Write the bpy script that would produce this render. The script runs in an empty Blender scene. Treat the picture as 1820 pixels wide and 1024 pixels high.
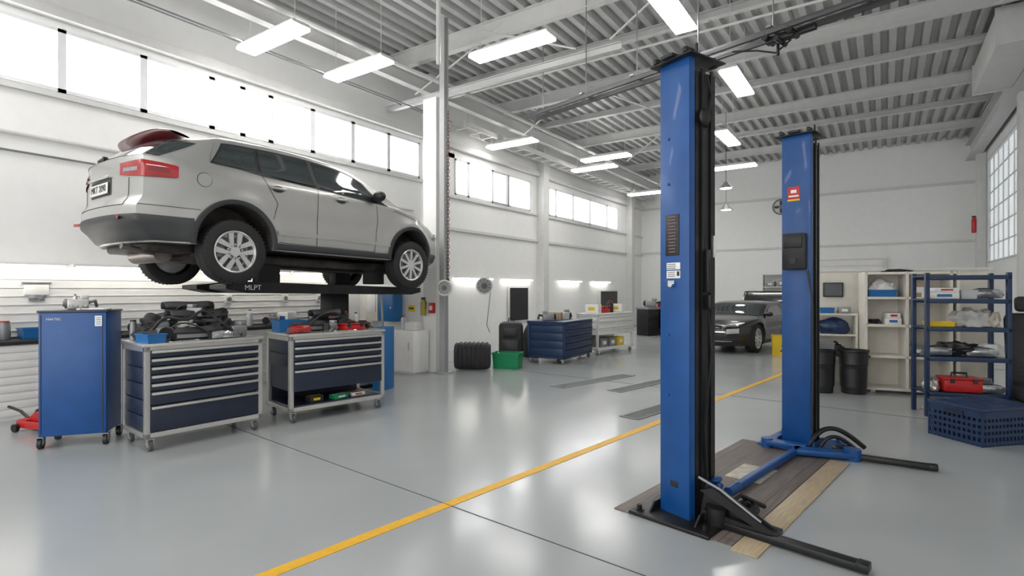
import bpy, bmesh, math, random, itertools
from mathutils import Vector, Matrix, Euler, noise
random.seed(7)
TH=math.radians(34.5); CT=math.cos(TH); ST=math.sin(TH)
pi=math.pi
def G(a,b,z=0.0):            # survey offsets (metres right / ahead of the tripod) -> room axes
    return Vector((a*CT-b*ST, a*ST+b*CT, z))
def GA(a,b):
    v=G(a,b); return math.atan2(v.y,v.x)
# ------------------------------------------------------------------ materials
MATS={}
def M(name,col,rough=.5,metal=0.0,noise=.06,scale=6.0,bump=0.0,emit=0.0,coat=0.0,bscale=None,stretch=None):
    if name in MATS: return MATS[name]
    m=bpy.data.materials.new(name); m.use_nodes=True; nt=m.node_tree; N=nt.nodes; L=nt.links
    p=N["Principled BSDF"]; tc=N.new("ShaderNodeTexCoord"); mp=N.new("ShaderNodeMapping")
    L.new(tc.outputs["Object"],mp.inputs["Vector"])
    if stretch: mp.inputs["Scale"].default_value=stretch
    nz=N.new("ShaderNodeTexNoise"); nz.inputs["Scale"].default_value=scale; nz.inputs["Detail"].default_value=4
    L.new(mp.outputs[0],nz.inputs["Vector"])
    cr=N.new("ShaderNodeValToRGB"); cr.color_ramp.elements[0].position=.3; cr.color_ramp.elements[1].position=.7
    cr.color_ramp.elements[0].color=[max(0,c*(1-noise)) for c in col]+[1]
    cr.color_ramp.elements[1].color=[min(1,c*(1+noise)) for c in col]+[1]
    L.new(nz.outputs["Fac"],cr.inputs[0]); L.new(cr.outputs[0],p.inputs["Base Color"])
    p.inputs["Roughness"].default_value=rough; p.inputs["Metallic"].default_value=metal
    p.inputs["Coat Weight"].default_value=coat; p.inputs["Coat Roughness"].default_value=.05
    if emit>0:
        L.new(cr.outputs[0],p.inputs["Emission Color"]); p.inputs["Emission Strength"].default_value=emit
    if bump>0:
        b=N.new("ShaderNodeBump"); b.inputs["Strength"].default_value=bump; b.inputs["Distance"].default_value=.01
        n2=N.new("ShaderNodeTexNoise"); n2.inputs["Scale"].default_value=bscale or scale*4
        L.new(mp.outputs[0],n2.inputs["Vector"]); L.new(n2.outputs["Fac"],b.inputs["Height"]); L.new(b.outputs[0],p.inputs["Normal"])
    MATS[name]=m; return m
def floor_material():
    m=bpy.data.materials.new("epoxy_floor"); m.use_nodes=True; nt=m.node_tree; N=nt.nodes; L=nt.links
    p=N["Principled BSDF"]; tc=N.new("ShaderNodeTexCoord")
    n1=N.new("ShaderNodeTexNoise"); n1.inputs["Scale"].default_value=.5; n1.inputs["Detail"].default_value=6
    L.new(tc.outputs["Object"],n1.inputs["Vector"])
    cr=N.new("ShaderNodeValToRGB"); e=cr.color_ramp.elements
    e[0].position=.3; e[0].color=(.36,.378,.385,1); e[1].position=.7; e[1].color=(.415,.432,.438,1)
    L.new(n1.outputs["Fac"],cr.inputs[0]); L.new(cr.outputs[0],p.inputs["Base Color"])
    mr=N.new("ShaderNodeMapRange"); mr.inputs["To Min"].default_value=.10; mr.inputs["To Max"].default_value=.26
    n3=N.new("ShaderNodeTexNoise"); n3.inputs["Scale"].default_value=1.6; n3.inputs["Detail"].default_value=6
    L.new(tc.outputs["Object"],n3.inputs["Vector"]); L.new(n3.outputs["Fac"],mr.inputs["Value"]); L.new(mr.outputs[0],p.inputs["Roughness"])
    b=N.new("ShaderNodeBump"); b.inputs["Strength"].default_value=.05; b.inputs["Distance"].default_value=.01
    n4=N.new("ShaderNodeTexNoise"); n4.inputs["Scale"].default_value=4
    L.new(tc.outputs["Object"],n4.inputs["Vector"]); L.new(n4.outputs["Fac"],b.inputs["Height"]); L.new(b.outputs[0],p.inputs["Normal"])
    return m
def wood_mat():
    m=bpy.data.materials.new("plank_mat"); m.use_nodes=True; nt=m.node_tree; N=nt.nodes; L=nt.links
    p=N["Principled BSDF"]; tc=N.new("ShaderNodeTexCoord"); mp=N.new("ShaderNodeMapping"); mp.inputs["Scale"].default_value=(1,14,1)
    L.new(tc.outputs["Object"],mp.inputs[0]); nz=N.new("ShaderNodeTexNoise"); nz.inputs["Scale"].default_value=3; nz.inputs["Detail"].default_value=8
    L.new(mp.outputs[0],nz.inputs["Vector"])
    br=N.new("ShaderNodeTexBrick"); br.inputs["Scale"].default_value=1; br.inputs["Brick Width"].default_value=1.1; br.inputs["Row Height"].default_value=.16
    br.inputs["Mortar Size"].default_value=.004; br.inputs["Color1"].default_value=(.16,.13,.115,1); br.inputs["Color2"].default_value=(.21,.18,.16,1); br.inputs["Mortar"].default_value=(.09,.07,.06,1)
    L.new(tc.outputs["Object"],br.inputs["Vector"])
    cr=N.new("ShaderNodeValToRGB"); cr.color_ramp.elements[0].color=(.55,.5,.48,1); cr.color_ramp.elements[0].position=.3; cr.color_ramp.elements[1].position=.7
    L.new(nz.outputs["Fac"],cr.inputs[0]); mx=N.new("ShaderNodeMixRGB"); mx.blend_type='MULTIPLY'; mx.inputs[0].default_value=.8
    L.new(br.outputs["Color"],mx.inputs[1]); L.new(cr.outputs[0],mx.inputs[2]); L.new(mx.outputs[0],p.inputs["Base Color"]); p.inputs["Roughness"].default_value=.5
    return m
WHITE=M("wall_paint",(.84,.84,.83),.6,noise=.015)
WHITE2=M("white_laminate",(.78,.77,.75),.35,noise=.03)
CREAM=M("cream_panel",(.68,.65,.58),.5)
CEIL=M("galvanised_deck",(.47,.475,.47),.45,.1,noise=.05)
GIRD=M("girder_paint",(.58,.58,.575),.45,.0,noise=.04)
STEEL=M("painted_steel",(.64,.64,.63),.45,.0,noise=.04)
COLM=M("column_paint",(.40,.41,.41),.5,.0,noise=.05)
DSTEEL=M("grey_steel",(.24,.25,.26),.4,.4)
ALU=M("aluminium",(.62,.61,.58),.3,.75,noise=.05)
NAVY=M("navy_enamel",(.015,.022,.045),.35,noise=.1)
NAVY2=M("navy_cabinet",(.014,.034,.09),.38)
BLUE=M("blue_enamel",(.003,.066,.25),.42,noise=.12,coat=.08)
BLUE2=M("bright_blue",(.015,.14,.38),.4)
BLACK=M("black_plastic",(.016,.016,.018),.45,noise=.2)
BLACKM=M("black_steel",(.018,.018,.02),.4,.4,noise=.25,bump=.1)
RUB=M("rubber",(.018,.018,.019),.75,noise=.2,bump=.2)
DARK=M("dark_underbody",(.045,.04,.036),.6,.2,noise=.5,bump=.4)
SILV=M("silver_car_paint",(.47,.468,.455),.32,.65,noise=.015,coat=.8)
GREYP=M("black_car_paint",(.012,.012,.014),.22,.0,noise=.02,coat=.6)
CLAD=M("grey_cladding",(.04,.042,.045),.5)
GLASS=M("tinted_glass",(.025,.035,.038),.04,.0,noise=.1,coat=1)
RED=M("red_lens",(.36,.010,.014),.15,noise=.2,coat=1)
REDP=M("red_paint",(.48,.015,.015),.35)
MAROON=M("maroon_spoiler",(.20,.010,.020),.15,noise=.1,coat=1)
LENS=M("clear_lens",(.40,.42,.43),.08,.5,noise=.3,scale=20,coat=1)
RIM=M("alloy_wheel",(.70,.70,.69),.28,.7)
CHROME=M("chrome",(.8,.8,.8),.12,1)
YEL=M("yellow_paint",(.80,.44,.010),.45,noise=.08,scale=20)
YEL2=M("yellow_plastic",(.75,.52,.02),.4)
GREEN=M("green_plastic",(.008,.25,.10),.4)
FRAME=M("window_frame",(.74,.75,.77),.4,.0)
FRAME2=M("pale_window_frame",(.60,.62,.63),.4)
PANE=M("daylight_glazing",(1,1,1),.2,noise=.0,emit=3.6)
PANE2=M("frosted_side_glazing",(.74,.77,.78),.3,noise=.1,scale=2,emit=.35)
LAMP=M("lamp_diffuser",(1,.98,.94),.3,noise=.0,emit=13)
TUBE=M("tube_light",(1,.97,.9),.3,noise=.0,emit=10)
TAN=M("tan_board",(.43,.34,.22),.5,noise=.15,stretch=(1,10,1))
PAPER=M("paper",(.50,.46,.39),.7,noise=.25,scale=14)
JOINT=M("joint_sealant",(.07,.08,.09),.7)
BROWN=M("cardboard",(.38,.28,.17),.7)
CLEARP=M("milky_plastic",(.55,.57,.57),.3)
RAGM=M("grey_cloth",(.45,.45,.43),.9,bump=.5)
BAG=M("black_nylon",(.018,.018,.021),.6,noise=.3,bump=.6,bscale=30)
WOODM=wood_mat()
# ------------------------------------------------------------------ mesh builder
class B:
    def __init__(s): s.bm=bmesh.new()
    def _fin(s,vs,mi):
        fs=set()
        for v in vs:
            for f in v.link_faces: fs.add(f)
        for f in fs: f.material_index=mi
        return list(fs)
    def box(s,c,sz,r=(0,0,0),mi=0,bev=0):
        mt=Matrix.Translation(c)@Euler(r).to_matrix().to_4x4()@Matrix.Diagonal((sz[0],sz[1],sz[2],1))
        res=bmesh.ops.create_cube(s.bm,size=1,matrix=Matrix.Identity(4))
        vs=res['verts']
        for v in vs: v.co=mt@v.co
        s._fin(vs,mi)
        if bev>0:
            es=set(e for v in vs for e in v.link_edges)
            rb=bmesh.ops.bevel(s.bm,geom=list(es),offset=bev,segments=2,affect='EDGES',profile=.5)
            for f in rb['faces']: f.material_index=mi
        return s
    def cyl(s,p1,p2,r,r2=None,seg=16,mi=0):
        p1=Vector(p1);p2=Vector(p2);d=p2-p1
        q=d.to_track_quat('Z','Y').to_matrix().to_4x4()
        res=bmesh.ops.create_cone(s.bm,cap_ends=True,segments=seg,radius1=r,radius2=r if r2 is None else r2,depth=d.length,matrix=Matrix.Translation((p1+p2)/2)@q)
        s._fin(res['verts'],mi); return s
    def sph(s,c,r,mi=0,seg=16,rot=(0,0,0)):
        if not hasattr(r,'__len__'): r=(r,r,r)
        res=bmesh.ops.create_uvsphere(s.bm,u_segments=seg,v_segments=max(6,seg//2),radius=1,matrix=Matrix.Translation(c)@Euler(rot).to_matrix().to_4x4()@Matrix.Diagonal((r[0],r[1],r[2],1)))
        s._fin(res['verts'],mi); return s
    def grid(s,f,nu,nv,mi=0):
        vs=[[s.bm.verts.new(f(u/nu,v/nv)) for v in range(nv+1)] for u in range(nu+1)]
        for u in range(nu):
            for v in range(nv):
                try:
                    fc=s.bm.faces.new([vs[u][v],vs[u+1][v],vs[u+1][v+1],vs[u][v+1]]); fc.material_index=mi
                except ValueError: pass
        return s
    def lathe(s,prof,c=(0,0,0),rot=(0,0,0),seg=24,mi=0):
        mt=Matrix.Translation(c)@Euler(rot).to_matrix().to_4x4()
        def f(u,v):
            i=round(v*(len(prof)-1)); r,z=prof[i]; a=u*2*pi
            return mt@Vector((r*math.cos(a),r*math.sin(a),z))
        return s.grid(f,seg,len(prof)-1,mi)
    def tube(s,pts,r,seg=8,mi=0):
        pts=[Vector(p) for p in pts]; rings=[]
        n=len(pts); up=None
        for i,p in enumerate(pts):
            d=(pts[min(i+1,n-1)]-pts[max(i-1,0)]).normalized()
            if up is None:
                up=Vector((0,0,1)) if abs(d.z)<.9 else Vector((1,0,0))
            x=d.cross(up).normalized(); y=x.cross(d).normalized(); up=y
            rings.append([s.bm.verts.new(p+x*r*math.cos(a*2*pi/seg)+y*r*math.sin(a*2*pi/seg)) for a in range(seg)])
        for i in range(n-1):
            for a in range(seg):
                f=s.bm.faces.new([rings[i][a],rings[i][(a+1)%seg],rings[i+1][(a+1)%seg],rings[i+1][a]]); f.material_index=mi
        for rg in (rings[0],rings[-1]):
            f=s.bm.faces.new(rg); f.material_index=mi
        return s
    def torus(s,c,R,r,rot=(0,0,0),mi=0,seg=24,sg=8,sc=(1,1,1)):
        mt=Matrix.Translation(c)@Euler(rot).to_matrix().to_4x4()@Matrix.Diagonal((sc[0],sc[1],sc[2],1))
        def f(u,v):
            a=u*2*pi;b=v*2*pi
            return mt@Vector(((R+r*math.cos(b))*math.cos(a),(R+r*math.cos(b))*math.sin(a),r*math.sin(b)))
        return s.grid(f,seg,sg,mi)
    def prism(s,pts,depth,mt=Matrix.Identity(4),mi=0):
        a=[s.bm.verts.new(mt@Vector((p[0],p[1],-depth/2))) for p in pts]
        b=[s.bm.verts.new(mt@Vector((p[0],p[1],depth/2))) for p in pts]
        n=len(pts); fs=[s.bm.faces.new(a[::-1]),s.bm.faces.new(b)]
        for i in range(n): fs.append(s.bm.faces.new([a[i],a[(i+1)%n],b[(i+1)%n],b[i]]))
        for f in fs: f.material_index=mi
        return s
    def make(s,name,mats,parent=None,loc=(0,0,0),rot=(0,0,0),smooth=35,weld=True,recalc=True):
        if weld: bmesh.ops.remove_doubles(s.bm,verts=s.bm.verts,dist=1e-5)
        if recalc: bmesh.ops.recalc_face_normals(s.bm,faces=s.bm.faces)
        me=bpy.data.meshes.new(name); s.bm.to_mesh(me); s.bm.free()
        for m in (mats if isinstance(mats,(list,tuple)) else [mats]): me.materials.append(m)
        me.shade_smooth(); me.set_sharp_from_angle(angle=math.radians(smooth))
        o=bpy.data.objects.new(name,me); bpy.context.scene.collection.objects.link(o)
        o.location=loc; o.rotation_euler=rot
        if parent: o.parent=parent
        return o
def tag(o,label,cat,group=None):
    o["label"]=label; o["category"]=cat
    if group: o["group"]=group
    return o
def E(name,label,cat,loc=(0,0,0),rot=(0,0,0),group=None):
    o=bpy.data.objects.new(name,None); bpy.context.scene.collection.objects.link(o)
    o.empty_display_size=.2; o.location=loc; o.rotation_euler=rot
    return tag(o,label,cat,group)
def copy_tree(root,loc,rot=None,label=None):
    n=root.copy(); bpy.context.scene.collection.objects.link(n); n.location=loc
    if rot is not None: n.rotation_euler=rot
    if label: n["label"]=label
    def rec(src,dst):
        for c in src.children:
            k=c.copy(); bpy.context.scene.collection.objects.link(k); k.parent=dst; rec(c,k)
    rec(root,n); return n
def struct(o): o["kind"]="structure"; return o
def text(body,size,mat,parent,loc,rot,name="lettering",ext=.001):
    cu=bpy.data.curves.new(name,'FONT'); cu.body=body; cu.size=size; cu.align_x='CENTER'; cu.align_y='CENTER'; cu.extrude=ext
    t=bpy.data.objects.new(name+"_tmp",cu); bpy.context.scene.collection.objects.link(t)
    dg=bpy.context.evaluated_depsgraph_get(); me=bpy.data.meshes.new_from_object(t.evaluated_get(dg)); bpy.data.objects.remove(t)
    me.materials.clear(); me.materials.append(mat)
    o=bpy.data.objects.new(name,me); bpy.context.scene.collection.objects.link(o); o.parent=parent; o.location=loc; o.rotation_euler=rot
    return o
def place(fl,fr,depth):
    a=Vector(fl);b=Vector(fr);w=(b-a).length;x=(b-a)/w;y=Vector((-x.y,x.x))
    c=a+x*w/2+y*depth/2
    p=G(c.x,c.y); return p,GA(x.x,x.y),w
# ------------------------------------------------------------------ room shell
XL,XR,YB,YF,H=-8.8,2.6,22.9,-6.0,6.45
b=B(); b.box(((XL+XR)/2,(YB+YF)/2,-.1),(XR-XL+.6,YB-YF+.6,.2)); struct(b.make("floor",floor_material()))
b=B()
def seg(y0,y1,z0,z1): b.box((XL-.15,(y0+y1)/2,(z0+z1)/2),(.3,y1-y0,z1-z0))
seg(YF,YB,0,3.87); seg(YF,9.6,3.87,4.06); seg(YF,YB,4.88,H+.2)
seg(9.6,10.28,3.87,4.88); seg(9.6,YB,4.77,4.88); seg(13.77,14.86,3.87,4.77); seg(20.26,YB,3.87,4.77); seg(9.03,9.6,4.06,4.88)
struct(b.make("wall_left",WHITE))
b=B(); b.box(((XL+XR)/2,YB+.15,(H+.2)/2),(XR-XL+.6,.3,H+.2)); struct(b.make("wall_back",WHITE))
b=B()
def sg(y0,y1,z0,z1): b.box((XR+.15,(y0+y1)/2,(z0+z1)/2),(.3,y1-y0,z1-z0))
sg(YF,YB,0,2.3); sg(YF,YB,5.4,H+.2); sg(YF,17.0,2.3,5.4); sg(21.4,YB,2.3,5.4)
struct(b.make("wall_right",WHITE))
wn=[0]
def window(y0,y1,z0,z1,x,nx=1,nz=1,side=1,pane=PANE,fr=FRAME,bar=.05,t=.045):
    wn[0]+=1; b=B(); yc=(y0+y1)/2; zc=(z0+z1)/2
    for yy in (y0+t/2,y1-t/2): b.box((x,yy,zc),(.10,t,z1-z0))
    for zz in (z0+t/2,z1-t/2): b.box((x,yc,zz),(.10,y1-y0,t))
    for i in range(1,nx): b.box((x,y0+(y1-y0)*i/nx,zc),(bar,bar,z1-z0))
    for i in range(1,nz): b.box((x,yc,z0+(z1-z0)*i/nz),(bar,y1-y0,bar))
    b.box((x-side*.02,yc,zc),(.012,y1-y0-.02,z1-z0-.02),mi=1)
    return struct(b.make("window_%d"%wn[0],[fr,pane]))
ys=[-.36,.58,1.53,2.47,3.41,4.37,4.87,5.37,6.21,7.14,8.09,9.03]
for a,c in zip(ys[:-1],ys[1:]): window(a,c,4.06,4.88,XL-.03)
for a,c in ((10.28,10.80),(10.80,11.85),(11.85,12.62),(12.62,13.77),(14.86,15.3),(15.3,16.49),(16.49,17.79),(17.79,19.24),(19.24,20.26)):
    window(a,c,3.87,4.77,XL-.03)
window(17.0,21.4,2.3,5.4,XR+.03,6,6,-1,PANE2,FRAME2,.028)
b=B()
for i in range(14): b.box((0,.03+i*.052,0),(.02,.036,.86),r=(0,0,.5))
o=b.make("window_blind",DSTEEL,loc=(XL+.04,11.88,4.32)); tag(o,"grey vertical slat blind covering part of a high window","blind")
# ceiling deck
b=B(); per=.27; n=int((XR-XL)/per)+1; prof=[]
for i in range(n+1):
    x=XL+i*per
    prof+= [(x,H),(x+per*.40,H),(x+per*.52,H+.11),(x+per*.88,H+.11)]
for p,q in zip(prof[:-1],prof[1:]):
    v=[b.bm.verts.new((p[0],YF,p[1])),b.bm.verts.new((q[0],YF,q[1])),b.bm.verts.new((q[0],YB,q[1])),b.bm.verts.new((p[0],YB,p[1]))]
    b.bm.faces.new(v)
b.box(((XL+XR)/2,(YB+YF)/2,H+.22),(XR-XL+.6,YB-YF+.6,.1))
struct(b.make("ceiling",CEIL,recalc=False,smooth=10))
tn=[0]
def trim(b,mat):
    tn[0]+=1; return struct(b.make("trim_%d"%tn[0],mat))
def ibeam(b,p1,p2,h,w,t=.02):
    p1=Vector(p1);p2=Vector(p2);d=p2-p1;L=d.length;c=(p1+p2)/2;a=math.atan2(d.y,d.x)
    b.box(c,(L,t,h),r=(0,0,a)); b.box(c+Vector((0,0,h/2)),(L,w,t),r=(0,0,a)); b.box(c-Vector((0,0,h/2)),(L,w,t),r=(0,0,a))
for y,h in ((-1,.28),(3.4,.28),(8.0,.32),(11.7,.28),(13.8,.13),(15.9,.26),(18.1,.13),(20.4,.22),(9.9,.13)):
    b=B(); ibeam(b,(XL+.02,y,H-h/2-.01),(XR-.02,y,H-h/2-.01),h,.14,.016); trim(b,GIRD)
b=B(); ibeam(b,(XR-.25,YF,5.95),(XR-.25,YB,5.95),.5,.3,.03); trim(b,GIRD)
b=B(); b.box((XL+.07,(YF+YB)/2,5.05),(.14,YB-YF,.14)); trim(b,STEEL)
b=B(); ibeam(b,(XL+.9,YF,5.75),(XL+.9,YB,5.75),.24,.16,.018); trim(b,GIRD)
b=B(); b.box((XL+.03,(9.6+YB)/2,3.0),(.06,YB-9.6,.07)); trim(b,STEEL)
b=B(); b.box(((XL+XR)/2,YB-.03,3.1),(XR-XL,.06,.07)); trim(b,STEEL)
b=B(); b.box(((XL+XR)/2,YB-.03,5.0),(XR-XL,.06,.09)); trim(b,STEEL)
b=B(); b.box((XL+.03,(9.6+YB)/2,3.8),(.06,YB-9.6,.06)); trim(b,STEEL)
b=B(); b.box((XL+.03,(YF+9.6)/2,4.0),(.06,9.6-YF,.06)); trim(b,STEEL)
for y in (14.3,21.3): 
    b=B(); b.box((XL+.13,y,H/2),(.26,.3,H)); trim(b,STEEL)
b=B(); b.box((XR-.12,15.6,H/2),(.22,.3,H)); trim(b,STEEL)
b=B(); b.box((XR-.12,21.9,H/2),(.22,.3,H)); trim(b,STEEL)
b=B(); b.box((-6.83,7.38,2.5),(.32,.20,5.0)); trim(b,WHITE)
b=B(); b.box((-7.95,7.38,.80),(1.68,.14,1.6)); trim(b,WHITE2)
b=B(); b.box((XL+.13,9.3,H/2),(.26,.4,H)); trim(b,WHITE)
pp,pr,pw=place((4.9,8.8),(7.0,7.9),.08)
b=B(); b.box((0,0,.90),(pw,.08,1.8)); b.box((0,0,1.81),(pw+.04,.12,.04),mi=1)
struct(b.make("wall_partition",[CREAM,STEEL],loc=pp,rot=(0,0,pr)))
b=B(); b.box((0,.052,3.2),(.11,.016,6.4)); b.box((0,-.052,3.2),(.11,.016,6.4)); b.box((0,0,3.2),(.016,.10,6.4)); b.box((0,0,.015),(.26,.26,.03)); 
o=b.make("steel_column",COLM,loc=(-6.50,7.3,0)); tag(o,"grey steel roof column beside the white masonry pier","column")
b=B(); b.box((-1.2,YB-.05,1.3),(2.6,.1,2.6)); b.box((-1.2,YB-.11,1.3),(2.4,.03,2.5),mi=1)
for i in range(6): b.box((-1.2,YB-.13,.25+i*.42),(2.4,.02,.03))
struct(b.make("door_1",[STEEL,WHITE2]))
def strip(name,p,q,w,mat,z=.0015,h=.003):
    p=Vector((p[0],p[1],0));q=Vector((q[0],q[1],0));d=q-p
    b=B(); b.box((0,0,0),(d.length,w,h)); return b.make(name,mat,loc=((p+q)/2)+Vector((0,0,z)),rot=(0,0,math.atan2(d.y,d.x)))
for p,q in (((XL,3.38),(XR,2.42)),((XL,8.6),(XR,7.7)),((XL,14.2),(XR,13.5))):
    tn[0]+=1; struct(strip("trim_%d"%tn[0],p,q,.007,JOINT))
o=strip("floor_line",(-2.93,-.4),(-1.42,11.15),.085,YEL); tag(o,"yellow painted safety line running down the hall floor","floor marking")
o=strip("floor_line",(-1.42,11.15),(1.9,10.2),.085,YEL,z=.0012); tag(o,"yellow painted line crossing towards the storage racks","floor marking")
def grate(p,q,w):
    a=G(*p);c=G(*q);d=c-a;L=d.length
    b=B(); b.box((0,0,.001),(L,w,.002),mi=1)  # black plate on the solid floor stands in for the shaded drain pit
    for s in (-1,1): b.box((0,s*(w/2-.012),.004),(L,.024,.006)); b.box((s*(L/2-.012),0,.004),(.024,w,.006))
    n=int(L/.045)
    for i in range(n): b.box((-L/2+.03+i*(L-.06)/(n-1),0,.004),(.016,w-.03,.005))
    o=b.make("floor_grate",[DSTEEL,BLACK],loc=(a+c)/2+Vector((0,0,.001)),rot=(0,0,math.atan2(d.y,d.x)))
    tag(o,"steel slotted drain grate set in the grey floor","drain grate","floor drain grates")
grate((.68,8.3),(2.05,9.5),.28); grate((1.5,7.95),(2.75,9.15),.24); grate((1.36,6.3),(2.3,7.25),.26)
# ------------------------------------------------------------------ lights
def fixture(loc,along_x=True,L=1.42,W=.30,first=[None]):
    loc=Vector(loc); r=(0,0,0 if along_x else pi/2)
    if first[0] is None:
        e=E("ceiling_light","white rectangular fluorescent fitting hung under the roof","ceiling light",loc,r,"suspended hall lights")
        b=B(); b.box((0,0,.045),(L*1.01,W*.9,.05),bev=.01); b.box((0,0,.10),(L*.7,.1,.06)); b.make("housing",STEEL,e)
        b=B(); b.box((0,0,.0),(L,W,.04),bev=.008); b.make("diffuser",LAMP,e)
        for s in (-1,1):
            b=B(); b.cyl((s*L*.4,0,.07),(s*L*.4,0,H-.02-loc.z),.005,seg=6); b.make("hanger",STEEL,e)
        first[0]=e; return e
    return copy_tree(first[0],loc,r)
s=1.114
for x,y,ax in ((-6.65,4.08,1),(-6.5,5.37,1),(-4.2,6.08,1),(-2.07,6.3,0),(-1.92,9.15,0),(-6.95,10.1,1),(-6.5,13.4,1),(-5.74,12.5,1),(-6.7,17.9,1),(-2.8,12.4,0),(-3.4,15.4,1),(-4.2,1.5,1),(-1.6,1.5,0),(-4.2,-2.2,1),(-1.6,-2.5,0),(-6.8,1.0,1)):  # the last ones, out of view above and behind the camera, are added fill light
    fixture((x*s,y*s,5.18),bool(ax))
first=None
for g,z in (((6.7,16.9),4.0),((5.9,14.9),4.3)):
    if first is None:
        e=E("pendant_lamp","round metal pendant lamp on a thin cable","pendant lamp",G(g[0],g[1],z),(0,0,0),"pendant lamps")
        b=B(); b.lathe([(.04,.18),(.06,.16),(.1,.10),(.20,0),(.19,-.01),(.08,.08)]); b.make("lamp_shade",DSTEEL,e)
        b=B(); b.cyl((0,0,-.005),(0,0,.02),.15); b.make("bulb",LAMP,e)
        b=B(); b.cyl((0,0,.16),(0,0,2.1),.006,seg=6); b.make("cable",BLACK,e); first=e
    else: copy_tree(first,G(g[0],g[1],z))
def strips(lst,label,grp,dx):
    f=None
    for y in lst:
        if f is None:
            e=E("strip_light",label,"strip light",(XL+dx,y,1.78),(0,0,0),grp); f=e
            b=B(); b.box((-dx/2+.01,0,.035),(dx,1.5,.025)); b.make("housing",WHITE2,e)
            b=B(); b.cyl((0,-.72,0),(0,.72,0),.016,seg=10); b.make("tube",TUBE,e)
        else: copy_tree(f,(XL+dx,y,1.78))
strips((1.7,3.25,4.8,6.35),"slim tube light on the wall over the long bench","bench strip lights",.32)
strips((11.0,13.0,16.2,18.6),"slim tube light mounted along the white wall","wall strip lights",.12)
# ------------------------------------------------------------------ roof services
def run(name,label,cat,pts,r,mat,seg=8):
    b=B(); b.tube(pts,r,seg); o=b.make(name,mat); return tag(o,label,cat)
run("conduit_pipe","grey conduit pipe running along the wall under the windows","pipe",[(XL+.04,-2,3.42),(XL+.04,4.2,3.42),(XL+.04,4.4,3.3),(XL+.04,8.8,3.3)],.024,STEEL)
run("conduit_pipe","thin grey conduit pipe below a thicker one on the wall","pipe",[(XL+.03,-2,3.24),(XL+.03,8.8,3.14)],.014,DSTEEL)
run("conduit_pipe","grey service pipe slung below the roof girders","pipe",[(-7.2,YF,5.56),(-7.2,7.2,5.56),(-7.0,8.2,5.5),(-7.0,22,5.5)],.04,STEEL)
run("conduit_pipe","thin pipe crossing the hall below the roof","pipe",[(-8.6,9.0,5.7),(2.3,9.0,5.7)],.022,STEEL)
p=G(-.98,7.2)
run("hanging_pipe","vertical white drop pipe hanging from the roof deck","pipe",[(p.x,p.y,4.5),(p.x,p.y,H-.02)],.03,STEEL)
for k,dx in enumerate((-7.95,-8.3)):
    run("conduit_pipe","thin dark conduit slung along the upper wall","pipe",[(dx,YF,5.25+.12*k),(dx,9.2,5.25+.12*k)],.014,DSTEEL)
b=B(); b.box((0,6.4,0),(.02,12.8,.12)); b.box((.4,6.4,0),(.02,12.8,.12))
for i in range(26): b.box((.2,.2+i*.49,-.04),(.4,.04,.02))
for i in range(5): b.cyl((.2,.4+i*3,.0),(.2,.4+i*3,.95),.012,seg=6)
o=b.make("cable_tray",STEEL,loc=(-8.5,9.8,5.4)); tag(o,"grey ladder cable tray under the roof along the wall","cable tray")
for (x0,y0,x1) in ((-7.9,8.0,-5.6),(-4.2,8.0,-6.2),(-4.2,11.7,-5.8),(-7.7,11.7,-6.2),(-3.6,8.0,-2.2),(-6.6,15.9,-5.2)):
    run("roof_brace","slim diagonal steel brace hanging from a girder","brace",[(x0,y0,5.5),(x1,y0,H-.1)],.018,GIRD)
b=B(); ibeam(b,(-8.7,8.0,5.35),(-3.4,8.0,5.35),.11,.10,.014); o=b.make("roof_tie_beam",GIRD); tag(o,"light grey tie beam under the main girder","beam")
# overhead hoist rail
a=G(.35,9.77,4.62); c=G(4.7,4.88,4.62); d=c-a; ang=math.atan2(d.y,d.x); Lr=d.length
e=E("overhead_hoist_rail","dark double overhead rail slung from the roof","hoist rail",(a+c)/2,(0,0,ang))
RAILM=M("dark_rail",(.09,.09,.095),.5,.3)
for s2 in (-.11,.11):
    b=B(); b.box((0,s2,0),(Lr,.03,.06),bev=.005); b.box((0,s2,-.035),(Lr,.05,.012)); b.make("rail",RAILM,e)
for i in range(7):
    x=-Lr/2+.3+i*(Lr-.6)/6; b=B(); b.cyl((x,0,.03),(x,0,1.8),.009,seg=6); b.box((x,0,.05),(.06,.28,.03)); b.make("hanger",DSTEEL,e)
tx=-Lr/2+4.35
b=B(); b.box((tx,0,-.08),(.34,.12,.08),bev=.02)
for q in (-.14,.14): b.cyl((tx+q,-.13,-.06),(tx+q,.13,-.06),.04)
b.cyl((tx,-.14,-.12),(tx,.14,-.12),.03); b.box((tx+.3,0,-.08),(.2,.07,.07),bev=.01); b.tube([(tx+.1,.05,-.12),(tx-.1,.1,-.20),(tx-.3,.05,-.12),(tx-.6,0,-.05)],.011,6); b.cyl((tx-.05,.05,-.1),(tx-.05,.05,-.26),.018)
b.make("trolley",BLACKM,e)
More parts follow.
